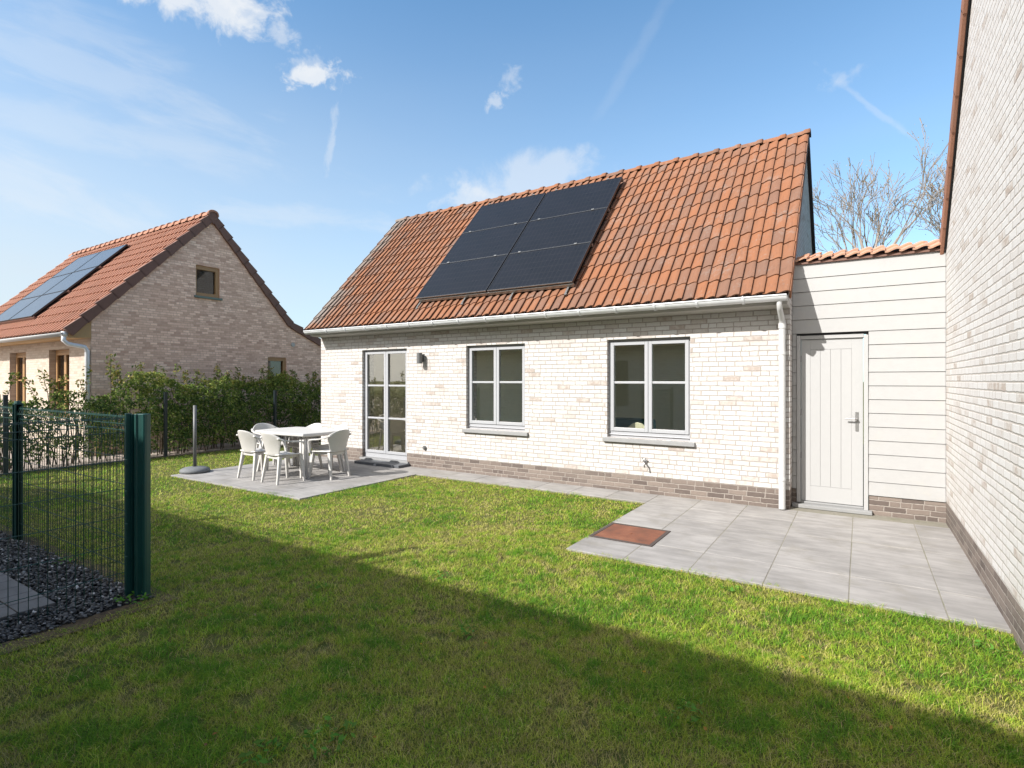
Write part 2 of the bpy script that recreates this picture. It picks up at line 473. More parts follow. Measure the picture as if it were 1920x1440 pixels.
world = D.worlds.new('World'); SC.world = world; world.use_nodes = True
W = NT(world.node_tree); world.node_tree.nodes.clear()
wo = W.n('ShaderNodeOutputWorld'); bg = W.n('ShaderNodeBackground')
W.nt.links.new(bg.outputs[0], wo.inputs[0])
sky = W.n('ShaderNodeTexSky', sky_type='NISHITA')
sky.sun_disc = False; sky.sun_elevation = EL; sky.sun_rotation = math.atan2(-SD.x, -SD.y)
sky.air_density = 1.0; sky.dust_density = .5; sky.ozone_density = 6.0; sky.altitude = 0
bg.inputs[1].default_value = .104
def pixdir(x, y):
    return (RT * ((x - 960) / F) + FW + Vector((0, 0, (713 - y) / F))).normalized()
dirv = W.vm('NORMALIZE', W.n('ShaderNodeTexCoord').outputs['Generated'])
SKYC = W.mix(1.0, sky.outputs[0], (.88, 1.05, .96), 'MULTIPLY')
def cloud_patch(x, y, rx, ry, ang, scale, dens, lo=.35, hi=.75, rough=.6, stretch=(1, 1)):
    """a cloud round a fixed direction of the sky, broken up by noise"""
    c = pixdir(x, y)
    e1 = Vector((0, 0, 1)).cross(c).normalized(); e1 = -e1 if e1.dot(RT) < 0 else e1
    e2 = c.cross(e1).normalized(); e2 = -e2 if e2.z < 0 else e2
    ca, sa = math.cos(ang), math.sin(ang)
    a1 = e1 * ca + e2 * sa; a2 = e2 * ca - e1 * sa
    den = W.vm('DOT_PRODUCT', dirv, tuple(c), 1)
    u = W.m('DIVIDE', W.vm('DOT_PRODUCT', dirv, tuple(a1), 1), den)
    v = W.m('DIVIDE', W.vm('DOT_PRODUCT', dirv, tuple(a2), 1), den)
    uu = W.m('DIVIDE', u, rx); vv = W.m('DIVIDE', v, ry)
    r = W.m('SQRT', W.m('ADD', W.m('MULTIPLY', uu, uu), W.m('MULTIPLY', vv, vv)))
    nv = W.noise(W.comb(W.m('MULTIPLY', u, stretch[0]), W.m('MULTIPLY', v, stretch[1]), x * .013), scale, 6, rough, .3)
    body = W.m('SUBTRACT', W.m('ADD', W.m('MULTIPLY', W.m('SUBTRACT', nv, .5), 1.7), .86), W.m('MULTIPLY', r, .52))
    k = W.m('MULTIPLY', W.smooth(body, lo, hi), W.m('GREATER_THAN', den, .2))
    return W.m('MULTIPLY', k, dens)
clouds = [
    cloud_patch(400, -10, .125, .042, .05, 17, .80, .36, .70),
    cloud_patch(460, 38, .040, .026, -.5, 26, .5, .36, .70),
    cloud_patch(533, 68, .022, .022, .6, 40, .40, .36, .8),
    cloud_patch(590, 147, .050, .018, .33, 30, .82, .36, .72),
    cloud_patch(575, 120, .035, .02, .5, 44, .30, .36, .8),
    cloud_patch(958, 143, .026, .022, .6, 36, .34, .36, .8),
    cloud_patch(930, 189, .020, .017, .2, 44, .45, .34, .72),
    cloud_patch(622, 268, .075, .0075, 1.42, 26, .30, .30, .8, .6, (1, 2.0)),
    cloud_patch(1640, 205, .11, .005, -.84, 22, .20, .30, .8, .6, (1, 2.0)),
    cloud_patch(1580, 148, .035, .014, .25, 34, .25, .34, .85),
    cloud_patch(1190, 105, .18, .012, .95, 14, .07, .30, .9, .6, (1, 2.0)),
    cloud_patch(980, 345, .17, .050, .12, 12, .45, .32, .75),
    cloud_patch(880, 380, .05, .03, .2, 20, .45, .30, .7),
    cloud_patch(150, 135, .34, .036, -.10, 7, .24, .26, .85, .6, (1, 3.5)),
    cloud_patch(90, 40, .22, .03, .02, 8, .20, .26, .9, .6, (1, 3.5)),
    cloud_patch(170, 240, .30, .03, .0, 7, .22, .26, .9, .6, (1, 3.5)),
    cloud_patch(60, 345, .22, .05, -.25, 8, .28, .26, .85, .6, (1, 3.0)),
    cloud_patch(560, 405, .16, .018, .0, 10, .25, .28, .9, .6, (1, 3.0)),
]
cov = clouds[0]
for k in clouds[1:]:
    cov = W.m('SUBTRACT', 1.0, W.m('MULTIPLY', W.m('SUBTRACT', 1.0, cov), W.m('SUBTRACT', 1.0, k)))
# thin veil of high haze, denser low and towards the sun's side
veiln = W.noise(W.vm('MULTIPLY', dirv, (1.6, 1.6, 6.0)), 1.3, 4, .55)
sunside = W.vm('DOT_PRODUCT', dirv, tuple(Vector((-SD.x, -SD.y, 0)).normalized()), 1)
dz = W.sep(dirv)[2]
veil = W.m('MULTIPLY', W.smooth(dz, .66, .02), W.m('ADD', W.m('MULTIPLY', veiln, .34), W.m('ADD', .62, W.m('MULTIPLY', sunside, .46))), clamp=True)
base = W.mix(cov, W.mix(veil, SKYC, (3.0, 3.2, 3.36)), (3.55, 3.65, 3.75))
# extra bright sky round the sun, out of view, added to lift the shade
aur = W.smooth(W.vm('DOT_PRODUCT', dirv, tuple(-SD), 1), .52, 1.0)
W.put(bg.inputs[0], W.mix(aur, base, (9.0, 8.8, 8.4)))

vs = SC.view_settings
vs.view_transform = 'Standard'; vs.look = 'None'; vs.exposure = 1.3; vs.gamma = 1.0
SC.display_settings.display_device = 'sRGB'
SC.cycles.max_bounces = 8; SC.cycles.transparent_max_bounces = 24
SC.cycles.caustics_reflective = False; SC.cycles.caustics_refractive = False
SC.cycles.sample_clamp_indirect = 6
SC.cycles.use_denoising = True

# ------------------------------------------------------------------ ground
def sheet(name, x0, x1, y0, y1, z, mat):
    b = MB(); b.quad((x0, y0, z), (x1, y0, z), (x1, y1, z), (x0, y1, z))
    return tag(b.build(name, mat), kind='structure')
sheet('ground', -600, 600, -600, 600, -.03, M['soil'])
sheet('lawn', -11.45, 1.75, -8.4, 0.6, -.004, M['soil'])
# slab terraces: joint bed + slabs with rounded arrises
TW = .5675
def slabs(name, x0, nx, y1, ny, skip=(), z=.018, mat='slab', tw=TW, gap=.006, bed=True):
    b = MB()
    for i in range(nx):
        for j in range(ny):
            if (i, j) in skip: continue
            a0 = x0 + i * tw; b1 = y1 - j * tw
            dz = random.uniform(-.0015, .0015)
            g = gap / 2
            c = .003
            X0, X1, Y0, Y1 = a0 + g, a0 + tw - g, b1 - tw + g, b1 - g
            top = [(X0 + c, Y0 + c, z + dz), (X1 - c, Y0 + c, z + dz), (X1 - c, Y1 - c, z + dz), (X0 + c, Y1 - c, z + dz)]
            mid = [(X0, Y0, z - c + dz), (X1, Y0, z - c + dz), (X1, Y1, z - c + dz), (X0, Y1, z - c + dz)]
            bot = [(p[0], p[1], -.02) for p in mid]
            b.add(top + mid + bot, [(0, 1, 2, 3)] + [(k, 4 + k, 4 + (k + 1) % 4, (k + 1) % 4) for k in range(4)] + [(4 + k, 8 + k, 8 + (k + 1) % 4, 4 + (k + 1) % 4) for k in range(4)])
    o = tag(b.build(name, M[mat]), kind='structure')
    return o
slabs('patio', -1.6135, 6, -.0105, 5, skip={(0, 3)})
slabs('terrace', -8.99, 6, .0, 5)
slabs('path', -5.585, 7, -.005, 1)
bb = MB()
bb.box(-1.61, 1.53, -2.838, .25, -.02, .0152); bb.box(-8.985, -5.59, -2.83, 0, -.02, .0150); bb.box(-5.588, -1.612, -.570, 0, -.02, .0148)
tag(bb.build('joint_bed', M['joint']), kind='structure')

# ------------------------------------------------------------------ pantile roofs
def pantile(name, mat, x0, x1, base, slope, L, pw, ph, parent, flip=1, amp=.026, seg=7, th=.016, jit=.004):
    """tiles on the plane z = base_z + slope*(y-base_y)*flip, from the eave upward; flip -1 runs towards -y"""
    nx = max(1, round((x1 - x0) / pw)); w = (x1 - x0) / nx
    ny = max(1, round(L / ph)); hh = L / ny
    th0 = math.atan(slope); cs, sn = math.cos(th0), math.sin(th0)
    up = Vector((0, flip * cs, sn)); nm = Vector((0, -flip * sn, cs))
    b = MB()
    prof = []
    for k in range(seg + 1):
        t = k / seg
        h = amp * (.5 - .5 * math.cos(PI * min(1, max(0, (t - .12) / .74)))) - .004 * math.sin(PI * min(1, t / .35)) - (.006 * max(0, (t - .86) / .14))
        prof.append((t, h))
    for j in range(ny):
        for i in range(nx):
            ox = x0 + i * w + random.uniform(-1, 1) * jit * .6
            s0 = j * hh + random.uniform(-1, 1) * jit
            s1 = j * hh + hh * 1.12
            rz = random.uniform(-1, 1) * jit * .5
            lift0 = th * 1.15 + rz; lift1 = .0 + rz * .3
            if j == ny - 1: s1 = L
            vs = []
            skew = random.uniform(-1, 1) * jit * .8
            for s, lf, dh in ((s0, lift0 - th, 1), (s0, lift0, 1), (s1, lift1, 1)):
                for t, h in prof:
                    xx = ox + t * (w * 1.06) + skew * (1 if s == s0 else -1)
                    vs.append(Vector((xx, base[0], base[1])) + up * s + nm * (lf + h))
            n = seg + 1
            fs = []
            for r in range(2):
                for k in range(seg):
                    fs.append((r * n + k, r * n + k + 1, (r + 1) * n + k + 1, (r + 1) * n + k))
            # right edge lip
            e0 = vs[2 * n - 1] - nm * th; e1 = vs[3 * n - 1] - nm * th
            vs += [e0, e1]
            fs.append((2 * n - 1, 3 * n, 3 * n + 1, 3 * n - 1))
            b.add(vs, fs)
    o = b.build(name, mat, parent)
    for p in o.data.polygons: p.use_smooth = True
    o.modifiers.new('edge', 'EDGE_SPLIT').split_angle = math.radians(35)
    return o

def ridge_caps(name, mat, x0, x1, y, z, parent, step=.345, r=.10, rise=.062):
    b = MB()
    n = max(1, round((x1 - x0) / step)); st = (x1 - x0) / n
    for i in range(n):
        a0 = x0 + i * st - .02; a1 = x0 + (i + 1) * st + .02
        vs = []
        segs = 10
        jy = random.uniform(-.004, .004); jz = random.uniform(-.004, .004)
        rings = [(a0, .92, 0), (a0 + st * .80, .98, .004), (a0 + st * .88, 1.10, .012), (a1 - .005, 1.12, .014), (a1, 1.05, .010), (a1, .85, -.012)]
        for a, k, dz in rings:
            for q in range(segs + 1):
                t = PI * q / segs
                vs.append((a, y + jy + math.cos(t) * r * k, z + jz + dz + (math.sin(t) ** .8) * rise * k - (.0 if 0 < q < segs else .02)))
        fs = []
        m = segs + 1
        for k in range(len(rings) - 1):
            for q in range(segs):
                fs.append((k * m + q, k * m + q + 1, (k + 1) * m + q + 1, (k + 1) * m + q))
        b.add(vs, fs)
    return b.build(name, mat, parent, smooth=True)

def wall_xz(b, x0, x1, z0, z1, y, holes, depth, sgn=1):
    """wall face in the plane y with openings and their reveals (depth towards sgn*y)"""
    xs = sorted({x0, x1, *[h[0] for h in holes], *[h[1] for h in holes]})
    zs = sorted({z0, z1, *[h[2] for h in holes], *[h[3] for h in holes]})
    zs = [z for z in zs if z0 <= z <= z1]
    for i in range(len(xs) - 1):
        for j in range(len(zs) - 1):
            cx = (xs[i] + xs[i + 1]) / 2; cz = (zs[j] + zs[j + 1]) / 2
            if any(h[0] < cx < h[1] and h[2] < cz < h[3] for h in holes): continue
            b.quad((xs[i], y, zs[j]), (xs[i + 1], y, zs[j]), (xs[i + 1], y, zs[j + 1]), (xs[i], y, zs[j + 1]))
    yd = y + depth * sgn
    for h in holes:
        za = max(z0, h[2]); zb = min(z1, h[3])
        if zb <= za: continue
        b.quad((h[0], y, za), (h[0], yd, za), (h[0], yd, zb), (h[0], y, zb))
        b.quad((h[1], y, za), (h[1], y, zb), (h[1], yd, zb), (h[1], yd, za))
        if h[3] <= z1: b.quad((h[0], y, h[3]), (h[0], yd, h[3]), (h[1], yd, h[3]), (h[1], y, h[3]))
        if h[2] >= z0: b.quad((h[0], y, h[2]), (h[1], y, h[2]), (h[1], yd, h[2]), (h[0], yd, h[2]))

# ------------------------------------------------------------------ the main house
HL, HR = -8.755, 0.0
RB, RZ = 2.30, 5.50                    # ridge
EB, EZ = -.36, 2.62                    # eave of the tiles
SL = (RZ - EZ) / (RB - EB)
HD = 2 * RB
house = thing('brick_house', 'white brick house with steep orange tiled roof carrying black solar panels', 'house', (0, 0, 0))
W1 = (-4.962, -3.786, .775, 2.19); W2 = (-2.387, -1.196, .775, 2.19); DR = (-7.52, -6.335, .10, 2.19)
PZ = .256
b = MB()
wall_xz(b, HL, HR, PZ, 2.60, 0, [W1, W2, DR], .30)
def gable_side(b, x, sgn):
    y0, y1 = 0, HD
    e0 = EZ + SL * (0 - EB) - .09
    if sgn == 1:        # unseen opening without glass, added to let daylight into the room
        g0, g1, gz = 1.1, 4.2, 2.45
        b.quad((x, y0, PZ), (x, g0, PZ), (x, g0, gz), (x, y0, gz)); b.quad((x, g1, PZ), (x, y1, PZ), (x, y1, gz), (x, g1, gz))
        b.add([(x, y0, gz), (x, y1, gz), (x, y1, e0), (x, RB, RZ - .09), (x, y0, e0)], [(0, 1, 2, 3, 4)])
        return
    b.add([(x, y0, PZ), (x, y1, PZ), (x, y1, e0), (x, RB, RZ - .09), (x, y0, e0)], [(0, 1, 2, 3, 4)])
gable_side(b, HR, 1); gable_side(b, HL, -1)
BKH = [(-2.0, -.35, .26, 2.45), (-6.3, -5.42, .26, 2.25)]  # unseen rear openings, added to brighten the rooms
wall_xz(b, HL, HR, PZ, 2.6, HD, BKH, -.3)
b.build('wall', M['brick'], house)
b = MB()
wall_xz(b, HL + .004, HR - .004, -.1, PZ, .004, [(DR[0], DR[1], -.2, .9)], .25)
b.quad((HR - .004, .004, -.1), (HR - .004, HD, -.1), (HR - .004, HD, PZ), (HR - .004, .004, PZ))
b.quad((HL + .004, .004, -.1), (HL + .004, HD, -.1), (HL + .004, HD, PZ), (HL + .004, .004, PZ))
b.build('plinth', M['plinth'], house)
roofL = math.hypot(RB - EB, RZ - EZ)
roof = pantile('roof', M['tile'], HL - .02, .022, (EB, EZ), SL, roofL - .03, .137, .318, house, amp=.030, th=.016, jit=.007)
b = MB()
# underside boards, rear slope, verge strips
for x0, x1 in ((HL - .012, .012),):
    b.prism([(EB + .06, EZ - .02), (RB, RZ - .045), (RB, RZ - .085), (EB + .08, EZ - .075)], x0, x1)
b.build('roof_deck', M['soffit'], roof)
b = MB()
BY = HD - EB
b.prism([(BY, EZ + .01), (RB, RZ + .02), (RB, RZ - .09), (BY, EZ - .11)], HL - .02, .05)
b.build('rear_slope', M['verge_black'], roof)
b = MB()
nj = 12; hh = (roofL - .03) / nj
up = Vector((0, math.cos(math.atan(SL)), math.sin(math.atan(SL)))); nm = Vector((0, -up.z, up.y))
for xv in (.028, HL - .045):
    b = MB()
    for j in range(nj):
        s0, s1 = j * hh, (j + 1) * hh + .02
        o0 = Vector((xv, EB, EZ))
        P = [o0 + up * s0 + nm * q for q in (-.085, .030)] + [o0 + up * s1 + nm * q for q in (.012, -.085)]
        b.add(P + [p + Vector((.017, 0, 0)) for p in P], [(0, 1, 2, 3), (7, 6, 5, 4), (0, 4, 5, 1), (1, 5, 6, 2), (2, 6, 7, 3), (3, 7, 4, 0)])
    b.build('verge_tile', M['tile'], roof)
ridge_caps('ridge_cap', M['tile'], HL - .03, .05, RB, RZ - .035, roof)

# gutter: half round, with brackets, soffit, downpipe
b = MB()
gy, gz, gr = -.345, 2.596, .066
prof = [(gy + gr * math.cos(PI + PI * k / 10), gz + gr * math.sin(PI + PI * k / 10)) for k in range(11)]
prof_in = [(gy + (gr - .004) * math.cos(PI + PI * k / 10), gz + .001 + (gr - .004) * math.sin(PI + PI * k / 10)) for k in range(11)]
b.prism(prof + prof_in[::-1], HL - .02, .005)
b.tube([(HL - .02, gy - gr, gz), (.005, gy - gr, gz)], .009, 8)
for xe in (HL - .02, .005):
    b.prism(prof, xe - .003, xe + .003)
gut = b.build('gutter', M['zinc'], house)
for p in gut.data.polygons: p.use_smooth = True
gut.modifiers.new('edge', 'EDGE_SPLIT').split_angle = math.radians(40)
proto = None
xs = [-8.1 + .545 * k for k in range(15)]
for x in xs:
    if proto is None:
        b = MB()
        pr = [(gy + (gr + .010) * math.cos(PI + PI * k / 10), gz + (gr + .010) * math.sin(PI + PI * k / 10)) for k in range(11)]
        pi_ = [(gy + (gr + .001) * math.cos(PI + PI * k / 10), gz + (gr + .001) * math.sin(PI + PI * k / 10)) for k in range(11)]
        b.prism(pr + pi_[::-1], -.014, .014)
        b.box(-.008, .008, gy - gr - .012, gy - gr + .012, gz - .004, gz + .016)
        proto = b.build('gutter_bracket', M['zinc'], gut); o = proto
    else:
        o = proto.copy(); COL.objects.link(o); o.parent = gut
    o.location = (x, 0, 0)
for x in (-6.62, -3.9, -1.45):      # seams between gutter lengths
    b = MB()
    pr = [(gy + (gr + .003) * math.cos(PI + PI * k / 10), gz + (gr + .003) * math.sin(PI + PI * k / 10)) for k in range(11)]
    pi_ = [(gy + (gr + .0006) * math.cos(PI + PI * k / 10), gz + (gr + .0006) * math.sin(PI + PI * k / 10)) for k in range(11)]
    b.prism(pr + pi_[::-1], x - .04, x + .04); b.build('gutter_joint', M['zinc'], gut)
b = MB()
b.prism([(-.003, 2.60), (-.003, 2.485), (-.255, 2.50), (-.27, 2.60)], HL + .0, .0)
b.build('soffit', M['soffit'], house)
b = MB()
dx = -.078
b.tube([(dx, -.335, 2.55), (dx, -.335, 2.50), (dx, -.30, 2.445), (dx, -.13, 2.36), (dx, -.075, 2.31), (dx, -.062, 2.25), (dx, -.062, .03)], [.030, .030, .031, .033, .036, .0385, .0385], 14)
b.tube([(dx, -.062, 2.30), (dx, -.062, 2.235)], .044, 14)
for z in (1.93, .395): b.tube([(dx, -.062, z + .018), (dx, -.062, z - .018)], .0445, 14)
dp = b.build('downpipe', M['white_pipe'], house, smooth=True)
dp.modifiers.new('edge', 'EDGE_SPLIT').split_angle = math.radians(40)

# windows ------------------------------------------------------------------
def bar(b, x0, x1, z0, z1, y0, y1): b.box(x0, x1, y0, y1, z0, z1)
def casement_window(name, op, parent, y=.066, bars=1, mat='upvc', glass='glass', sillh=.085, fw=.030, sw=.050, barz=.545, door=False, leaves=2):
    x0, x1, z0, z1 = op
    b = MB()
    d0, d1 = y, y + .075
    zb = z0 + sillh
    b.box(x0, x0 + fw, d0, d1, z0, z1); b.box(x1 - fw, x1, d0, d1, z0, z1)
    b.box(x0 + fw, x1 - fw, d0, d1, z1 - fw, z1)
    b.box(x0 + fw, x1 - fw, d0, d1, z0, z0 + sillh)
    if sillh > .06 and not door:
        b.box(x0 + .01, x1 - .01, d0 - .022, d0 - .002, z0 + sillh * .42, z0 + sillh * .52)
    fr = b.build(name, M[mat], parent, bevel=.004)
    iw = (x1 - x0 - 2 * fw); lw = iw / leaves
    for k in range(leaves):
        a0 = x0 + fw + k * lw + .003; a1 = a0 + lw - .006
        c0, c1 = zb + .004, z1 - fw - .004
        s = MB()
        e0, e1 = d0 - .014, d0 + .05
        s.box(a0, a0 + sw, e0, e1, c0, c1); s.box(a1 - sw, a1, e0, e1, c0, c1)
        s.box(a0 + sw, a1 - sw, e0, e1, c0, c0 + sw); s.box(a0 + sw, a1 - sw, e0, e1, c1 - sw, c1)
        hs = [barz] if bars == 1 else [.345, .665]
        if bars == 0: hs = []
        for q in hs:
            zz = c0 + (c1 - c0) * q
            s.box(a0 + sw, a1 - sw, e0 + .012, e1 - .012, zz - .016, zz + .016)
        s.build('sash', M[mat], fr, bevel=.003)
        g = MB(); g.box(a0 + sw - .008, a1 - sw + .008, e0 + .030, e0 + .034, c0 + sw - .008, c1 - sw + .008)
        g.build('pane', M[glass], fr)
    return fr
def stone_sill(parent, x0, x1, z, y0=-.045, mat='stone'):
    b = MB(); b.prism([(y0, z - .062), (y0, z - .008), (.05, z), (.05, z - .062)], x0, x1)
    return b.build('window_sill', M[mat], parent, bevel=.004)
for op in (W1, W2):
    fr = casement_window('window', op, house)
    stone_sill(fr, op[0] - .055, op[1] + .065, op[2])
dfr = casement_window('patio_door', DR, house, bars=2, sillh=.09, door=True)
b = MB(); b.box(DR[0] - .05, DR[1] + .05, -.03, .12, .055, .098); b.build('threshold', M['stone'], dfr, bevel=.004)
# room behind the glass
b = MB()
b.box(HL + .3, HR - .3, .31, HD - .3, .08, 2.5)
ins = b.build('interior', M['interior'], house)
# open the box towards the windows and the added daylight openings
bm = bmesh.new(); bm.from_mesh(ins.data)
dead = [f for f in bm.faces if f.calc_center_median().y < .32 or f.calc_center_median().y > HD - .32 or f.calc_center_median().x > HR - .32]
bmesh.ops.delete(bm, geom=dead, context='FACES'); bm.to_mesh(ins.data); bm.free()
b = MB(); wall_xz(b, HL + .3, HR - .3, .08, 2.5, HD - .302, BKH, .002); b.build('inner_wall', M['interior'], house)
b = MB(); b.quad((HR - .3, .31, .08), (HR - .3, 1.1, .08), (HR - .3, 1.1, 2.5), (HR - .3, .31, 2.5)); b.build('inner_wall', M['interior'], house)
b = MB(); b.box(-5.35, -5.25, .32, HD - .3, .08, 2.5); b.build('partition', M['interior'], house)
b = MB()
wall_xz(b, HL + .3, HR - .3, .08, 2.5, .308, [W1, W2, DR], .002); b.build('inner_wall', M['interior'], house)

# wall lamp, vent, tap
b = MB(); b.box(-5.965, -5.905, -.02, 0.0, 1.935, 2.075); b.box(-5.945, -5.925, -.05, -.02, 1.98, 2.03); b.tube([(-5.935, -.10, 1.90), (-5.935, -.10, 2.09)], .050, 16)
b.build('wall_lamp', M['grey_pole'], house, smooth=False, bevel=.003)
b = MB(); b.tube([(-5.89, .0, .385), (-5.89, -.03, .385)], .036, 14); b.tube([(-5.89, -.03, .385), (-5.89, -.042, .385)], .024, 12)
b.build('socket', M['grey_pole'], house)
b = MB()
b.tube([(-1.815, .0, .46), (-1.815, -.07, .46), (-1.80, -.09, .45), (-1.79, -.10, .39)], [.012, .014, .013, .011], 10)
b.tube([(-1.815, 0, .46), (-1.815, -.012, .46)], .034, 12)
b.tube([(-1.815, -.05, .46), (-1.815, -.05, .505)], .007, 8); b.box(-1.845, -1.785, -.056, -.044, .50, .51)
b.build('water_tap', M['steel'], house, smooth=True)
# step before the patio door
stp = thing('door_step', 'dark bluestone step in front of the glazed patio door', 'step', (-6.85, -.15, .018))
b = MB(); b.box(-.56, .60, -.15, .145, 0, .05); b.build('slab', M['stone_dark'], stp, bevel=.006)
b = MB(); b.box(-.02, .03, -.162, -.1505, 0.004, .036); b.build('clip', M['upvc'], stp)  # white piece standing in for light reflected on the step

# things seen through the big window
rc = thing('rounded_chair', 'pale rounded chair back seen through the larger right window', 'chair', (-2.09, .46, .055))
b = MB()
pts = [(-.17, 0, .55), (-.175, 0, .72), (-.14, 0, .84), (-.07, 0, .90), (0, 0, .915), (.07, 0, .90), (.14, 0, .84), (.175, 0, .72), (.17, 0, .55)]
b.add([(p[0], -.02, p[2]) for p in pts] + [(p[0], .02, p[2]) for p in pts], [tuple(range(9)), tuple(range(9, 18))[::-1]] + [(i, (i + 1) % 9, 9 + (i + 1) % 9, 9 + i) for i in range(9)])
b.build('backrest', M['lime'], rc, bevel=.008)
b = MB(); b.box(-.2, .2, -.0, .42, .42, .46); b.build('seat', M['lime'], rc, bevel=.01)
for sx in (-.17, .17):
    for sy in (.02, .38):
        b = MB(); b.tube([(sx, sy, .42), (sx * 1.1, sy, 0)], .014, 8); b.build('leg', M['steel'], rc)
sf = thing('sofa', 'dark teal sofa back seen low through the larger right window', 'sofa', (-2.9, 1.6, .085))
b = MB(); b.box(-.7, .7, -.1, .1, .1, .86); b.build('backrest', M['teal'], sf, bevel=.04)
b = MB(); b.box(-.7, .7, .1, .75, .1, .44); b.build('seat', M['teal'], sf, bevel=.04)

# ------------------------------------------------------------------ solar panels on the main roof
th0 = math.atan(SL)
def slope_frame(y, z, th):  # local x along eave, y up the slope, z off the roof
    return (th, 0, 0)
pitch = th0
def solar_panel(w, h, glass='pv', dark='black_frame', clamps=True):
    t_ = thing('solar_panel', 'x', 'solar panel')
    b = MB(); b.box(.012, w - .012, .012, h - .012, .0, .032); b.build('glass_face', M[glass], t_)
    b = MB()
    for q in ((0, w, 0, .012), (0, w, h - .012, h), (0, .012, .012, h - .012), (w - .012, w, .012, h - .012)):
        b.box(q[0], q[1], q[2], q[3], -.004, .036)
    b.build('frame', M[dark], t_)
    if clamps:
        b = MB(); b.box(0, w, -.0085, -.0045, .020, .037); b.build('edge_strip', M['alu'], t_)
        for x in (.18, w - .3):
            b = MB(); b.box(x, x + .05, h - .008, h + .024, .036, .046); b.build('clamp', M['alu'], t_)
    return t_
PW, PH, PG = 1.54, .985, .028
off = nm * .115
base_s = .475
pan0 = None
lab = {(0, 0): 'lower left', (1, 0): 'lower right', (0, 1): 'middle left', (1, 1): 'middle right', (0, 2): 'upper left', (1, 2): 'upper right'}
for r in range(3):
    for c in range(2):
        p = Vector((-5.985 + c * (PW + PG), EB, EZ)) + up * (base_s + r * (PH + .012)) + off
        if pan0 is None: pan0 = solar_panel(PW, PH); o = pan0
        else: o = copy_tree(pan0)
        o.location = p; o.rotation_euler = (pitch, 0, 0)
        tag(o, f'black solar panel on the orange tiled roof, {lab[(c, r)]} of the six', 'solar panel', 'black solar panels on the orange roof')
mf = thing('mounting_rail', 'aluminium rails and roof hooks under the black solar panels', 'mounting rail')
mf.location = Vector((-5.985, EB, EZ)) + up * base_s; mf.rotation_euler = (pitch, 0, 0)
for yy in (-.012, .985, 1.99, 2.96):
    b = MB(); b.box(0.0 if yy > 0 else .06, 2 * PW + PG, yy, yy + .034, .055, .105); b.build('rail', M['alu'], mf)
for xh in (.03, 1.04, 2.0, 2.985):
    b = MB()
    b.box(xh, xh + .05, -.005, .03, .03, .085); b.box(xh + .008, xh + .042, -.14, .0, .045, .058); b.box(xh + .004, xh + .046, -.17, -.13, .02, .05)
    b.build('hook', M['grey_pole'], mf, bevel=.004)

# ------------------------------------------------------------------ the white boarded annex
AY = .25
annex = thing('wooden_annex', 'off-white boarded annex with a door between the two white brick walls', 'annex')
AT = 3.045
DX0, DX1, DZ = .078, .80, 2.158
b = MB()
PB = .238
zs_c = [AT, 2.867, 2.698, 2.527, 2.354, 2.180] + [2.180 - (2.180 - PB) / 12 * k for k in range(1, 13)]
for z1, z0 in zip(zs_c[:-1], zs_c[1:]):
    def board(x0, x1, zz0, zz1):
        b.prism([(AY + .004, zz0 + .005), (AY + .013, zz1), (AY + .06, zz1), (AY + .06, zz0 + .005)], x0, x1)
    if z0 >= DZ: board(.004, 1.528, z0, z1)
    else:
        board(.004, DX0 - .03, z0, z1); board(DX1 + .01, 1.528, z0, z1)
b.build('cladding', M['annex_paint'], annex)
b = MB(); wall_xz(b, .0, 1.532, PB, AT - .01, AY + .062, [(DX0, DX1, -.2, DZ)], .1); b.build('backing', M['verge_black'], annex)
for q0, q1 in ((.0, DX0 - .03), (DX1 + .012, 1.532)):
    b = MB(); b.quad((q0, AY + .018, -.1), (q1, AY + .018, -.1), (q1, AY + .018, PB), (q0, AY + .018, PB)); b.quad((q1 if q0 == 0 else q0, AY + .018, -.1), (q1 if q0 == 0 else q0, AY + .14, -.1), (q1 if q0 == 0 else q0, AY + .14, PB), (q1 if q0 == 0 else q0, AY + .018, PB)); b.build('plinth', M['plinth'], annex)
b = MB()
b.box(DX0 - .026, DX0 + .014, AY - .002, AY + .15, .075, DZ); b.box(DX1 - .038, DX1 + .006, AY - .004, AY + .15, .035, DZ - .02)
b.box(DX0 + .014, DX1 - .038, AY + .04, AY + .15, DZ - .045, DZ)
dfrm = b.build('door_frame', M['door_paint'], annex, bevel=.003)
DL0, DL1, DB, DT = DX0 + .02, DX1 - .046, .092, DZ - .05
b = MB()
yl = AY + .062
for q in ((DL0, DL0 + .10, DB, DT), (DL1 - .115, DL1, DB, DT), (DL0 + .10, DL1 - .115, DB, DB + .19), (DL0 + .10, DL1 - .115, DT - .125, DT)):
    b.box(q[0], q[1], yl, yl + .05, q[2], q[3])
pw_ = (DL1 - .115 - DL0 - .10) / 4
for i in range(4):
    a0 = DL0 + .10 + i * pw_
    b.box(a0 + .0011, a0 + pw_ - .0011, yl + .0015, yl + .045, DB + .192, DT - .127)
b.box(DL0 + .05, DL1 - .05, yl + .012, yl + .04, DB + .05, DT - .05)
door = b.build('door', M['door_paint'], annex, bevel=.0012, seg=1)
b = MB()
hx = DL1 - .062
b.box(hx - .016, hx + .016, yl - .009, yl, .99, 1.22); b.tube([(hx, yl - .008, 1.135), (hx, yl - .05, 1.135), (hx - .02, yl - .055, 1.135), (hx - .115, yl - .052, 1.137)], .009, 10)
b.build('handle', M['steel'], door, bevel=.003)
for z in (.66, 1.20, 1.87):
    b = MB(); b.tube([(DL0 - .006, yl - .006, z - .04), (DL0 - .006, yl - .006, z + .04)], .008, 8); b.build('hinge', M['dark_grey'], door)
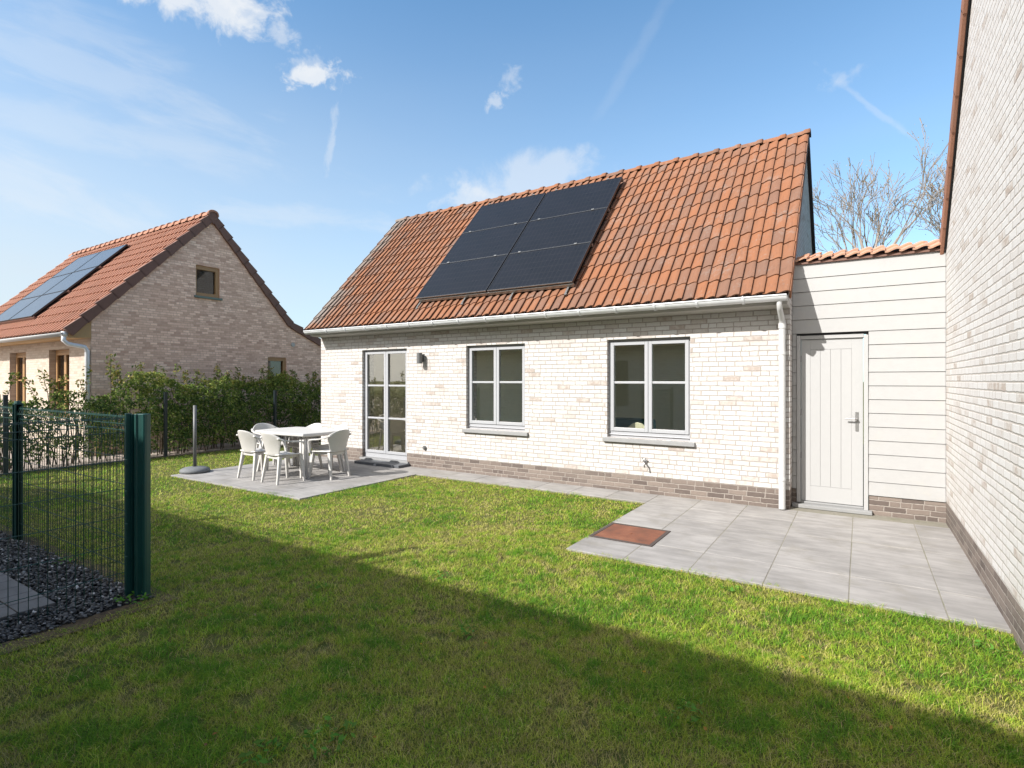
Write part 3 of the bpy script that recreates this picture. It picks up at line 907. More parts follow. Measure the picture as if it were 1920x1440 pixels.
b = MB(); b.box(.006, DX1 + .045, AY - .075, AY + .06, .019, .062); b.box(.01, DX1 - .04, AY + .03, AY + .14, .062, .086)
b.build('threshold', M['stone'], annex, bevel=.005)
# low tiled roof behind the boards
aroof = pantile('roof', M['tile_pale'], .03, 1.50, (AY - .045, AT + .03), .34, .52, .134, .26, annex, amp=.030, th=.02, jit=.007)
b = MB(); b.prism([(AY - .02, AT + .03), (AY + .42, AT + .165), (AY + 2.6, AT - .3), (AY + 2.6, AT - .5), (AY + .1, AT + .0)], .04, 1.52); b.build('roof_deck', M['dark_verge'], aroof)
b = MB(); b.box(.03, 1.526, AY - .015, AY + .05, AT + .001, AT + .026); b.build('eave_board', M['dark_verge'], aroof)

# ------------------------------------------------------------------ the tall gable at the right edge
RX = 1.532
right = thing('brick_house', 'tall white brick gable wall rising along the right edge of the photo', 'house')
VS = 1.115; VZ = 3.06; VB = .20
RBk = -2.55; RZk = VZ + VS * (VB - RBk)
b = MB()
RP = .25
RE = -5.3
b.add([(RX, .30, RP), (RX, RE, RP), (RX, RE, VZ), (RX, RBk, RZk), (RX, VB, VZ), (RX, .30, VZ - .06)], [(0, 1, 2, 3, 4, 5)])
b.quad((RX, RE, RP), (RX + 7, RE, RP), (RX + 7, RE, VZ), (RX, RE, VZ))
b.build('wall', M['brick_right'], right)
b = MB(); b.quad((RX - .0, .30, -.1), (RX - .0, RE, -.1), (RX - .0, RE, RP), (RX - .0, .30, RP)); b.quad((RX, RE, -.1), (RX + 7, RE, -.1), (RX + 7, RE, RP), (RX, RE, RP))
b.build('plinth', M['plinth'], right)
b = MB()
for sg in (1, -1):
    ye = VB + .25 if sg == 1 else 2 * RBk - VB - .25
    ze = VZ - .25 * VS
    P = [(ye, ze + .03), (RBk, RZk + .03), (RBk, RZk + .15), (ye, ze + .15)]
    b.prism(P if sg == 1 else P[::-1], RX - .02, RX + 7)
rf = b.build('roof', M['verge_black'], right)
b = MB()
ut = Vector((0, -1, VS)).normalized(); nt_ = Vector((0, VS, 1)).normalized()
n = 14; st = .345
for k in range(n):
    o0 = Vector((RX - .055, VB + .33, VZ - .33 * VS + .06)) + ut * (k * st)
    P = [o0 + nt_ * (-.035), o0 + nt_ * .115, o0 + ut * (st + .02) + nt_ * .10, o0 + ut * (st + .02) + nt_ * (-.03)]
    b.add(P + [p + Vector((.034, 0, 0)) for p in P], [(0, 1, 2, 3), (7, 6, 5, 4), (0, 4, 5, 1), (1, 5, 6, 2), (2, 6, 7, 3), (3, 7, 4, 0)])
    c0 = o0 + nt_ * .02 + Vector((.034, 0, 0))
b.build('verge_tile', M['tile_far'], rf, bevel=.006)
# ------------------------------------------------------------------ neighbour house at the left
GA = -13.0
NB0 = -2.50
NR, NRZ = .055, 5.76
nslope = 1.06
neigh = thing('brick_house', 'neighbouring house at the left with pinkish brick gable and brown roof', 'house')
b = MB()
wl = NRZ - .14
eL = wl - nslope * (NR - NB0)
kb, kz = 2.30, wl - 1.13 * (2.30 - NR)
kb2 = 4.3; kz2 = kz - .46 * (kb2 - kb)
def yz(y, z): return (GA, y, z)
GW = (-.345, .245, 3.68, 4.44); GW2 = (1.58, 2.16, 1.35, 2.24)
# gable wall as strips so that the openings stay open
def gtop(y):
    if y <= NR: return eL + nslope * (y - NB0)
    if y <= kb: return wl - (wl - kz) / (kb - NR) * (y - NR)
    return kz - (kz - kz2) / (kb2 - kb) * (y - kb)
ys = sorted({NB0, NR, kb, kb2, GW[0], GW[1], GW2[0], GW2[1]})
for i in range(len(ys) - 1):
    y0, y1 = ys[i], ys[i + 1]; ym = (y0 + y1) / 2
    hole = next((h for h in (GW, GW2) if h[0] < ym < h[1]), None)
    if hole is None: b.quad(yz(y0, -.1), yz(y1, -.1), yz(y1, gtop(y1)), yz(y0, gtop(y0)))
    else:
        b.quad(yz(y0, -.1), yz(y1, -.1), yz(y1, hole[2]), yz(y0, hole[2]))
        b.quad(yz(y0, hole[3]), yz(y1, hole[3]), yz(y1, gtop(y1)), yz(y0, gtop(y0)))
for h in (GW, GW2):
    for (p, q) in (((h[0], h[2]), (h[0], h[3])), ((h[1], h[2]), (h[1], h[3])), ((h[0], h[2]), (h[1], h[2])), ((h[0], h[3]), (h[1], h[3]))):
        b.quad((GA, *p), (GA, *q), (GA - .25, *q), (GA - .25, *p))
b.build('gable_wall', M['brick_shade'], neigh)
NW = [(-15.32, -14.15, .75, 2.31), (-17.97, -16.8, .75, 2.31)]
b = MB(); wall_xz(b, -21.5, GA, -.1, eL + .05, NB0, NW, .22); b.quad((-21.5, NB0, -.1), (-21.5, 4.3, -.1), (-21.5, 4.3, 2.2), (-21.5, NB0, 2.8))
b.build('front_wall', M['brick_cream'], neigh)
nEB = NB0 - .42; nEZ = NRZ - nslope * (NR - nEB)
nL = math.hypot(NR - nEB, NRZ - nEZ)
nroof = pantile('roof', M['tile_far'], -21.55, GA - .02, (nEB, nEZ), nslope, nL - .02, .20, .34, neigh, amp=.034, th=.022, seg=5)
ridge_caps('ridge_cap', M['tile_far'], -21.55, GA + .06, NR, NRZ - .02, nroof, step=.34, r=.12, rise=.10)
b = MB()
b.prism([(nEB + .05, nEZ - .02), (NR, NRZ - .03), (NR, NRZ - .12), (nEB + .05, nEZ - .10)], -21.5, GA - .03)
b.prism([(NR, NRZ - .0), (kb, kz + .14), (kb2, kz2 + .14), (kb2, kz2 + .03), (kb, kz + .03), (NR, NRZ - .11)], -21.5, GA - .03)
b.build('roof_deck', M['dark_verge'], nroof)
# stepped verge tiles
b = MB()
def verge(p0, p1, n, side):
    p0 = Vector((0, *p0)); p1 = Vector((0, *p1)); u_ = (p1 - p0).normalized(); L = (p1 - p0).length; st = L / n
    n_ = Vector((0, -u_.z, u_.y));  n_ = n_ if n_.z > 0 else -n_
    for k in range(n):
        a = p0 + u_ * (k * st - .0); c = p0 + u_ * ((k + 1) * st + .03)
        lo, hi = (.075, .030) if side == 1 else (.030, .075)
        P = [a + n_ * (-.115 - lo * .4), a + n_ * lo, c + n_ * hi, c + n_ * (-.115 - hi * .4)]
        # lower end stands proud of the next one below
        P = [Vector((GA - .03, p.y, p.z)) for p in P]
        b.add(P + [p + Vector((.085, 0, 0)) for p in P], [(0, 1, 2, 3), (7, 6, 5, 4), (0, 4, 5, 1), (1, 5, 6, 2), (2, 6, 7, 3), (3, 7, 4, 0)])
verge((nEB - .02, nEZ + .01), (NR, NRZ + .01), 11, 1)
verge((NR, NRZ + .01), (kb, kz + .15), 10, -1)
verge((kb, kz + .15), (kb2, kz2 + .15), 6, -1)
b.build('verge_tile', M['dark_verge'], nroof, bevel=.008)
b = MB()
vs_ = [(GA + .062, NR + .145 * math.cos(PI * k / 10), NRZ - .02 + .12 * math.sin(PI * k / 10)) for k in range(11)] + [(GA + .062, NR, NRZ - .25)]
b.add(vs_ + [(v[0] - .04, v[1], v[2]) for v in vs_], [tuple(range(12)), tuple(range(12, 24))[::-1]] + [(i, (i + 1) % 12, 12 + (i + 1) % 12, 12 + i) for i in range(12)])
b.build('ridge_end', M['dark_verge'], nroof)
# eave: boxed soffit, gutter, downpipe
b = MB(); b.prism([(NB0, nEZ + .30), (NB0, nEZ - .11), (nEB + .05, nEZ - .13), (nEB + .02, nEZ - .05)], -21.5, GA - .006); b.build('soffit', M['eave_wood'], neigh)
b = MB(); ngy, ngz = nEB - .03, nEZ - .025
pr = [(ngy + .07 * math.cos(PI + PI * k / 10), ngz + .075 * math.sin(PI + PI * k / 10)) for k in range(11)]
b.prism(pr, -21.55, GA - .02)
ng = b.build('gutter', M['annex_paint'], neigh)
for p in ng.data.polygons: p.use_smooth = len(p.vertices) == 4
b = MB(); b.tube([(GA - .06, ngy, ngz - .04), (GA - .06, ngy - .01, ngz - .16), (GA - .05, ngy + .06, ngz - .23), (GA - .05, NB0 - .10, ngz - .28), (GA - .05, NB0 - .055, ngz - .36), (GA - .05, NB0 - .055, 0)], .045, 12)
b.tube([(GA - .06, ngy, ngz + .02), (GA - .06, ngy, ngz - .08)], .055, 12)
b.build('downpipe', M['zinc'], neigh, smooth=True)
for op in NW:
    fr = casement_window('window', (op[0], op[1], op[2], op[3]), neigh, y=NB0 + .13, mat='wood_frame', glass='glass2', fw=.06, sw=.06, sillh=.07)
def gable_window(h, sill_mat):
    b = MB(); xx0, xx1 = GA - .12, GA - .03
    f = .085
    b.box(xx0, xx1, h[0], h[0] + f * .4, h[2], h[3]); b.box(xx0, xx1, h[1] - f, h[1], h[2], h[3])
    b.box(xx0, xx1, h[0] + f * .4, h[1] - f, h[2], h[2] + f); b.box(xx0, xx1, h[0] + f * .4, h[1] - f, h[3] - f * 1.2, h[3])
    fr = b.build('window', M['wood_frame'], neigh, bevel=.004)
    g = MB(); g.box(xx0 + .03, xx0 + .034, h[0] + .02, h[1] - .07, h[2] + .07, h[3] - .08); g.build('pane', M['glass2'], fr)
    b = MB(); b.box(GA - .1, GA + .05, h[0] - .04, h[1] + .05, h[2] - .05, h[2] - .002); b.build('sill', M[sill_mat], fr)
gable_window(GW, 'green_sill'); gable_window(GW2, 'green_sill')
b = MB(); b.tube([(GA, 2.36, 2.62), (GA + .03, 2.36, 2.62)], .06, 14); b.build('vent', M['soffit'], neigh)
b = MB(); b.box(-21.2, GA - .3, NB0 + .3, 3.6, .05, 2.4)
o = b.build('interior', M['interior_floor'], neigh)
bm = bmesh.new(); bm.from_mesh(o.data)
bmesh.ops.delete(bm, geom=[f for f in bm.faces if f.calc_center_median().y < NB0 + .31 or f.calc_center_median().x > GA - .32], context='FACES'); bm.to_mesh(o.data); bm.free()

nup = Vector((0, 1, nslope)).normalized(); nn = Vector((0, -nslope, 1)).normalized()
far0 = None
for r in range(3):
    for c in range(2):
        p = Vector((-19.33 + c * 1.60, nEB, nEZ)) + nup * (.62 + r * 1.0) + nn * .10
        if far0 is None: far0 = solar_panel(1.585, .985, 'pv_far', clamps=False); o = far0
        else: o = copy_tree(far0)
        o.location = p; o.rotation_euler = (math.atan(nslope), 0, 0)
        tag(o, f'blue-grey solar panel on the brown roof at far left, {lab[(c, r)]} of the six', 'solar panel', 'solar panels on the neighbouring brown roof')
mf2 = thing('mounting_rail', 'brown rails under the solar panels on the neighbouring roof', 'mounting rail')
mf2.location = Vector((-19.33, nEB, nEZ)) + nup * .62; mf2.rotation_euler = (math.atan(nslope), 0, 0)
for yy in (-.01, .99, 1.99, 2.96):
    b = MB(); b.box(0, 3.24, yy, yy + .04, .03, .095); b.build('rail', M['dark_verge'], mf2)

# ------------------------------------------------------------------ house behind the photographer (casts the lawn's shadow, shows in the glass)
QR = -10.78
back = thing('brick_house', 'low white brick house behind the photographer, seen mirrored in the window glass', 'house')
QL, QX = -12.2, 9.0
qe = QR + 2.66; qez = 5.46 - 2.66 * SL
b = MB()
wy = qe - .36
wall_xz(b, QL, QX, -.1, 2.55, wy, [(-6.5, -5.3, .8, 2.2), (-3.2, -2.1, .0, 2.2), (1.2, 2.4, .8, 2.2)], -.2)
e0 = 2.55
b.add([(QL, wy, -.1), (QL, 2 * QR - wy, -.1), (QL, 2 * QR - wy, e0), (QL, QR, 5.3), (QL, wy, e0)], [(0, 1, 2, 3, 4)])
b.add([(QX, wy, -.1), (QX, 2 * QR - wy, -.1), (QX, 2 * QR - wy, e0), (QX, QR, 5.3), (QX, wy, e0)], [(0, 1, 2, 3, 4)])
b.quad((QL, 2 * QR - wy, -.1), (QX, 2 * QR - wy, -.1), (QX, 2 * QR - wy, e0), (QL, 2 * QR - wy, e0))
b.build('wall', M['brick'], back)
qroof = pantile('roof', M['tile'], QL - .05, QX + .05, (qe, qez), SL, math.hypot(2.66, 2.66 * SL) - .02, .20, .33, back, flip=-1, seg=4)
b = MB(); b.prism([(qe - .02, qez - .02), (QR, 5.44), (QR - 2.66, qez - .02), (QR - 2.66, qez - .1), (QR, 5.34), (qe - .02, qez - .1)], QL - .03, QX + .03)
b.build('roof_deck', M['dark_verge'], qroof)
ridge_caps('ridge_cap', M['tile'], QL - .05, QX + .05, QR, 5.41, qroof)
for (fx, h0, r0) in ((-3.17 - 3.16, .55, .028), (-2.90 - 3.16, .38, .028), (-10.2 - 3.16 + .3, .5, .10)):
    b = MB(); b.tube([(fx, QR, 5.3), (fx, QR, 5.46 + h0)], r0, 10); b.build('flue', M['zinc'], qroof)
for h in ((-6.5, -5.3, .8, 2.2), (-3.2, -2.1, .0, 2.2), (1.2, 2.4, .8, 2.2)):
    b = MB(); b.box(h[0], h[1], wy - .2, wy - .15, h[2], h[3]); b.build('window', M['verge_black'], back)

# ------------------------------------------------------------------ patio furniture
TZ = .018
tab = thing('garden_table', 'white plastic garden table with bowed edges amid six white chairs', 'table', (-7.5, -1.43, TZ))
hw, hd = .655, .42
ring = []
for k in range(16): ring.append((-hw + 2 * hw * k / 16, -hd - .05 * math.sin(PI * k / 16)))
for k in range(10): ring.append((hw + .05 * math.sin(PI * k / 10), -hd + 2 * hd * k / 10))
for k in range(16): ring.append((hw - 2 * hw * k / 16, hd + .05 * math.sin(PI * k / 16)))
for k in range(10): ring.append((-hw - .05 * math.sin(PI * k / 10), hd - 2 * hd * k / 10))
b = MB(); b.prism(ring, .672, .715, 'z'); b.build('tabletop', M['white_plastic'], tab, bevel=.008)
b = MB(); b.prism([(x * .88, y * .84) for x, y in ring], .650, .672, 'z'); b.build('apron', M['white_plastic'], tab)
for sx in (-1, 1):
    for sy in (-1, 1):
        b = MB()
        for (ox, oy) in ((0, 0), (-.07 * sx, .0), (0, -.06 * sy)):
            t0 = Vector((sx * .56 + ox, sy * .33 + oy, .63)); t1 = Vector((sx * .66 + ox * .9, sy * .41 + oy * .9, 0))
            vs4 = []
            for p, q in ((t0, .026), (t1, .017)):
                vs4 += [p + Vector((dx_ * q, dy_ * q, 0)) for dx_, dy_ in ((-1, -1), (1, -1), (1, 1), (-1, 1))]
            b.add(vs4, [(0, 1, 2, 3), (4, 5, 6, 7), (0, 1, 5, 4), (1, 2, 6, 5), (2, 3, 7, 6), (3, 0, 4, 7)])
        b.build('leg', M['white_plastic'], tab, bevel=.004)

def grid_obj(name, fn, nu, nv, parent, mat, thick, offset=0.0):
    b = MB()
    vs_ = [fn(i / nu, j / nv) for j in range(nv + 1) for i in range(nu + 1)]
    fs_ = [(j * (nu + 1) + i, j * (nu + 1) + i + 1, (j + 1) * (nu + 1) + i + 1, (j + 1) * (nu + 1) + i) for j in range(nv) for i in range(nu)]
    b.add(vs_, fs_)
    o = b.build(name, mat, parent, smooth=True)
    m = o.modifiers.new('solid', 'SOLIDIFY'); m.thickness = thick; m.offset = offset
    m = o.modifiers.new('bev', 'BEVEL'); m.width = thick * .4; m.segments = 2; m.limit_method = 'ANGLE'; m.angle_limit = math.radians(50)
    return o
def garden_chair():
    t_ = thing('garden_chair', 'x', 'chair')
    mt = M['white_plastic']
    def seat(u, v):
        x = (u - .5) * 2; y = -.21 + .43 * v
        w_ = .20 + .035 * v - .03 * max(0, v - .8) / .2 * abs(x) ** 3
        return (x * w_, y - .02 * abs(x) ** 3 * (1 if v > .9 else 0), .425 + .012 * x * x + .012 * (1 - v) - .02 * max(0, v - .85) / .15 - .018 * math.sin(PI * v) * (1 - x * x))
    grid_obj('seat', seat, 10, 10, t_, mt, .022)
    def backf(u, v):
        x = (u - .5) * 2
        w_ = .155 + .105 * (v ** .8) - .035 * max(0, (v - .72) / .28) ** 2
        z = .425 + .365 * v - .075 * (abs(x) ** 2.6) * v * v
        y = -.205 - .115 * v ** 1.2 + (.095 * v + .02) * x * x
        return (x * w_, y, z)
    grid_obj('backrest', backf, 12, 9, t_, mt, .018)
    for s in (-1, 1):
        # arm strap: from the upper back forward, then down to the seat front
        path = [(.222 * s, -.245, .70), (.262 * s, -.17, .672), (.28 * s, -.05, .645), (.282 * s, .08, .635), (.275 * s, .155, .622), (.262 * s, .182, .585), (.245 * s, .19, .50), (.225 * s, .195, .41)]
        b = MB()
        wv = .021; tv = .011
        vs_ = []; fs_ = []
        for i, p in enumerate(path):
            p = Vector(p); d = (Vector(path[min(i + 1, 7)]) - Vector(path[max(i - 1, 0)])).normalized()
            sd = d.cross(Vector((s, 0, 0))).normalized() * tv if i < 0 else None
            xa = Vector((1, 0, 0)); ya = d.cross(xa).normalized()
            for q in ((-wv, -tv), (wv, -tv), (wv, tv), (-wv, tv)):
                vs_.append(p + xa * q[0] + ya * q[1])
        for i in range(7):
            for k in range(4):
                fs_.append((i * 4 + k, i * 4 + (k + 1) % 4, (i + 1) * 4 + (k + 1) % 4, (i + 1) * 4 + k))
        fs_ += [(0, 1, 2, 3), (28, 29, 30, 31)]
        b.add(vs_, fs_); b.build('armrest', mt, t_, bevel=.004)
        for (y0, y1, x0, x1) in ((.17, .215, .185, .225), (-.165, -.235, .165, .205)):
            b = MB(); vs_ = []
            for (px_, py_, pz_, q, q2) in ((s * x0, y0, .425, .025, .028), (s * x1, y1, 0, .013, .015)):
                vs_ += [Vector((px_ + dx_ * q, py_ + dy_ * q2, pz_)) for dx_, dy_ in ((-1, -1), (1, -1), (1, 1), (-1, 1))]
            b.add(vs_, [(0, 1, 2, 3), (4, 5, 6, 7), (0, 1, 5, 4), (1, 2, 6, 5), (2, 3, 7, 6), (3, 0, 4, 7)])
            b.build('leg', mt, t_, bevel=.004)
    b = MB(); b.box(-.17, .17, -.185, -.145, .375, .42); b.box(-.165, -.135, -.145, .17, .385, .42); b.box(.135, .165, -.145, .17, .385, .42)
    b.build('under_frame', mt, t_, bevel=.004)
    return t_
spots = [
    (-7.56, -2.155, .02, 'white plastic chair with its back to the lawn, nearer the parasol base'),
    (-6.88, -2.18, -.03, 'white plastic chair with its back to the lawn, in front of the table centre'),
    (-6.60, -1.53, PI / 2 + .12, 'white plastic chair at the table end nearest the windows, back to the windows'),
    (-7.02, -1.18, PI + .05, 'white plastic chair between the table and the patio door, nearest the door'),
    (-7.72, -1.19, PI - .04, 'white plastic chair on the house side of the table, further from the door'),
    (-8.30, -1.44, -PI / 2, 'white plastic chair at the table end nearest the hedge'),
]
ch0 = None
for (x, y, rz, lb) in spots:
    if ch0 is None: ch0 = garden_chair(); o = ch0
    else: o = copy_tree(ch0)
    o.location = (x, y, TZ); o.rotation_euler = (0, 0, rz)
    tag(o, lb, 'chair', 'white plastic chairs round the garden table')

par = thing('parasol_base', 'grey parasol base with an upright empty pole on the terrace corner', 'parasol base', (-8.93, -2.47, TZ))
b = MB(); b.lathe([(.0, 0), (.215, 0), (.235, .02), (.225, .055), (.17, .085), (.07, .10), (.04, .10)], seg=28); b.build('foot', M['pebble_base'], par, smooth=True)
b = MB(); b.tube([(0, 0, .09), (0, 0, 1.15)], .027, 14); b.build('pole', M['grey_pole'], par, smooth=True)

# manhole cover
mh = thing('manhole_cover', 'rusty square manhole cover set into the grey paving', 'manhole cover', (-1.268, -2.063, .0185))
b = MB()
mw, md_ = .325, .312
for q in ((-mw, mw, -md_, -md_ + .035), (-mw, mw, md_ - .035, md_), (-mw, -mw + .035, -md_ + .035, md_ - .035), (mw - .035, mw, -md_ + .035, md_ - .035)):
    b.box(*q, -.03, .006)
b.build('frame', M['rust_dark'], mh)
b = MB(); b.box(-mw + .038, mw - .038, -md_ + .038, md_ - .038, -.03, .004); b.tube([(0, 0, .0), (0, 0, .008)], .018, 10); b.build('plate', M['rust'], mh)

# ------------------------------------------------------------------ green wire fences
FB = -5.525
def wire_panel(b, p0, p1, ztop, zb, folds, sp=.05, rv=.0024, rh=.003):
    p0 = Vector((*p0, 0)); p1 = Vector((*p1, 0)); L = (p1 - p0).length; u_ = (p1 - p0) / L
    sd = Vector((-u_.y, u_.x, 0))
    prof = [(zb, 0)]
    for f in folds: prof += [(f - .05, 0), (f, .016), (f + .05, 0)]
    prof.append((ztop + .02, 0)); prof = sorted(set(prof))
    n = int(L / sp)
    for i in range(n + 1):
        q = p0 + u_ * (i * L / n)
        b.tube([q + sd * o + Vector((0, 0, z)) for z, o in prof], rv, 4, caps=False)
    hz = [(ztop, 0)]
    for f in folds: hz += [(f - .05, 0), (f + .05, 0), (f, .016)]
    z_ = min(folds) - .26 if folds else ztop - .2
    while z_ > zb:
        hz.append((z_, 0)); z_ -= .205
    for z, o in hz:
        b.tube([p0 + sd * o + Vector((0, 0, z)), p1 + sd * o + Vector((0, 0, z))], rh, 5, caps=False)
fence = thing('wire_fence', 'green wire mesh fence on green posts cornering round the gravel, nearest the camera', 'fence', (0, 0, 0))
PX = [-3.80, -6.33, -8.86, -11.4]
def fpost(x, y, rot=0.0):
    b = MB(); m = Matrix.Translation((x, y, 0)) @ Matrix.Rotation(rot, 4, 'Z')
    b.box(-.030, .030, -.020, .020, 0, 1.36, m); b.box(-.030, -.026, -.034, .034, 0, 1.37, m); b.box(.026, .030, -.034, .034, 0, 1.37, m)
    n0 = len(b.v)
    b.tube([m @ Vector((0, 0, 1.36)), m @ Vector((0, 0, 1.395))], [.034, .026], 12)
    return b.build('post', M['green_metal'], fence)
for x in PX[1:]: fpost(x, FB)
for y in (-8.05,): fpost(-3.84, y, PI / 2)
# corner: flat strip, clip channel and a wider rounded post side by side
b = MB()
b.box(-3.843, -3.812, -5.605, -5.565, 0, 1.355); b.box(-3.806, -3.800, -5.575, -5.515, 0, 1.35); b.box(-3.842, -3.806, -5.515, -5.509, 0, 1.35)
b.build('corner_post', M['green_metal'], fence, bevel=.004)
b = MB()
ca = Matrix.Translation((-3.745, -5.525, 0)) @ Matrix.Rotation(YAW, 4, 'Z') @ Matrix.Scale(.86, 4)
cs_ = [(-.05, -.03), (-.042, -.042), (-.026, -.046), (-.018, -.036), (.022, -.036), (.030, -.046), (.046, -.040), (.052, -.02), (.052, .03), (-.05, .03)]
vs_ = [ca @ Vector((x, y, z)) for z in (0, 1.572) for x, y in cs_]
nn_ = len(cs_)
b.add(vs_, [tuple(range(nn_)), tuple(range(nn_, 2 * nn_))] + [(i, (i + 1) % nn_, nn_ + (i + 1) % nn_, nn_ + i) for i in range(nn_)])
b.build('corner_post', M['green_metal'], fence, bevel=.003)
for z in (1.0, .77, .53, .29):
    b = MB(); b.box(-3.822, -3.798, -5.612, -5.596, z - .02, z + .02); b.build('clip', M['green_metal'], fence, bevel=.004)
FO = (1.267,)
for i in range(3):
    b = MB(); wire_panel(b, (PX[i] - .02, FB), (PX[i + 1] + .03, FB), 1.325, .03, FO)
    b.build('mesh_panel', M['green_wire'], fence)
b = MB(); wire_panel(b, (-3.84, -5.60), (-3.84, -8.02), 1.325, .03, FO); b.build('mesh_panel', M['green_wire'], fence)

hf = thing('wire_fence', 'dark green wire fence on slim posts running along the front of the hedge', 'fence')
HX = -11.5
for y in (-6.9, -4.27, -1.74, .79, 3.3):
    b = MB(); b.box(HX - .028, HX + .028, y - .028, y + .028, 0, 1.34); b.box(HX - .031, HX + .031, y - .031, y + .031, 1.34, 1.352); b.build('post', M['navy_post'], hf)
for y0, y1 in ((-6.9, -4.27), (-4.27, -1.74), (-1.74, .79), (.79, 3.3)):
    b = MB(); wire_panel(b, (HX - .04, y0), (HX - .04, y1), 1.22, .03, (.62,), sp=.10, rv=.0012, rh=.0014); b.build('mesh_panel', M['green_wire'], hf)

# ------------------------------------------------------------------ hedge
def leaves_mesh(name, C, N, size, cols, mat, parent=None, aspect=.5):
    n = len(C)
    t1 = np.cross(N, rng.normal(size=(n, 3))); t1 /= np.linalg.norm(t1, axis=1)[:, None] + 1e-9
    t2 = np.cross(N, t1)
    L = size[:, None]; Wd = (size * aspect)[:, None]
    cup = N * (size * .12)[:, None]
    v = np.stack([C - t1 * L, C - t2 * Wd + cup, C + t1 * L - N * (size * .15)[:, None], C + t2 * Wd + cup], 1).reshape(-1, 3)
    f = np.stack([np.arange(n) * 4, np.arange(n) * 4 + 1, np.arange(n) * 4 + 2, np.arange(n) * 4, np.arange(n) * 4 + 2, np.arange(n) * 4 + 3], 1).ravel()
    return np_mesh(name, v, f, np.full(2 * n, 3), np.repeat(cols, 4, 0), mat, parent)
hedge = thing('hedge', 'loose leafy green hedge with tall yellowing shoots along the left boundary', 'hedge', (0, 0, 0))
def hedge_top(y):
    return 1.52 + .42 * (fbm(y, 3.0, 1.5, 4) - .5) * 2 + np.where(y > -2.2, .10, .0) - np.clip((-2.6 - y) * .10, 0, .28)
nL_ = 62000
y = rng.uniform(-6.2, 3.9, nL_)
top_ = hedge_top(y)
hz_ = rng.random(nL_) ** .85
z = .10 + hz_ * (top_ - .10)
bulge = .36 + .20 * (fbm(y, z * 1.4, 1.6, 3) - .5) * 2 - .14 * np.clip((z / top_ - .75) / .25, 0, 1) - .10 * np.clip(1 - z / .35, 0, 1)
side = rng.random(nL_)
dep = 1 - np.abs(rng.normal(0, .25, nL_))
xx = np.where(side < .72, 1, -1) * bulge * np.clip(dep, -1, 1)
x = -12.0 + xx
cl = fbm(y * 1.0 + 31, z * 1.0 + 7, 4.2, 3)
keep = (cl > .33)
dens = np.clip(.50 + (y + 3.4) * .34, .42, 1.0) * np.where(z < .32, .62, 1)
keep &= rng.random(nL_) < dens
C = np.stack([x, y, z], 1)[keep]
nrm = rng.normal(size=C.shape); nrm[:, 0] += .9; nrm[:, 2] += .7; nrm /= np.linalg.norm(nrm, axis=1)[:, None]
sz = rng.uniform(.021, .042, len(C))
pal = np.array([(.052, .085, .020), (.09, .135, .030), (.145, .185, .042), (.20, .23, .055), (.28, .26, .07), (.24, .175, .08)])
yt = np.clip((C[:, 2] - 1.15) / .5, 0, 1)
pick = np.clip((rng.random(len(C)) * .62 + yt * .25 + (cl[keep] - .5) * .8) * 5, 0, 5).astype(int)
leaves_mesh('foliage', C, nrm, sz, pal[pick] * rng.uniform(.9, 1.9, (len(C), 1)), M['leaf'], hedge)
# stems and the tall shoots
b = MB()
SC_, SN_, SS_, SCOL = [], [], [], []
for i in range(150):
    yy = random.uniform(-6.0, 3.7); xx_ = -12.0 + random.uniform(-.3, .3)
    hh_ = random.uniform(.8, 1.35)
    b.tube([(xx_, yy, 0), (xx_ + random.uniform(-.1, .1), yy + random.uniform(-.12, .12), hh_ * .5), (xx_ + random.uniform(-.2, .2), yy + random.uniform(-.22, .22), hh_)], [.012, .009, .005], 5)
shoots = [(-2.62, 2.12), (-2.45, 1.95), (-1.95, 1.98), (-1.6, 1.85), (-1.35, 1.95), (-1.18, 1.80), (-.35, 1.95), (-.22, 1.82), (.1, 1.72), (.85, 1.92), (.95, 1.72), (1.3, 1.80), (1.55, 1.88), (1.85, 1.83), (2.05, 1.72), (2.5, 1.85), (2.75, 1.75), (3.1, 1.8), (-3.0, 1.85), (-3.4, 1.62), (-3.75, 1.6), (-4.1, 1.72), (-4.6, 1.7), (-5.2, 1.6), (.45, 1.7), (-.8, 1.72)]
rs = random.Random(3)
shoots += [(rs.uniform(-5.8, 3.6), rs.uniform(1.6, 1.95)) for _ in range(26)]
for yy, zt in shoots:
    xx_ = -12.0 + random.uniform(-.15, .22); lean = random.uniform(-.10, .10)
    pts = [(xx_, yy - lean, .9), (xx_ + .02, yy - lean * .4, (.9 + zt) / 2), (xx_ + random.uniform(-.05, .08), yy + lean, zt)]
    b.tube(pts, [.008, .006, .003], 5)
    nlv = random.randint(26, 52)
    for k in range(nlv):
        q = random.random() ** .7
        p = Vector(pts[1]).lerp(Vector(pts[2]), q)
        SC_.append(p + Vector((random.uniform(-.05, .05), random.uniform(-.07, .07), random.uniform(-.04, .05))))
        SN_.append((random.gauss(.5, 1), random.gauss(0, 1), random.gauss(.4, 1)))
        SS_.append(random.uniform(.024, .046))
        SCOL.append(random.choice([(.16, .19, .045), (.22, .21, .05), (.12, .16, .04), (.26, .20, .05), (.09, .13, .035)]))
b.build('stem', M['stem'], hedge)
N_ = np.array(SN_); N_ /= np.linalg.norm(N_, axis=1)[:, None]
leaves_mesh('shoot_foliage', np.array([tuple(p) for p in SC_]), N_, np.array(SS_), np.array(SCOL), M['leaf'], hedge)
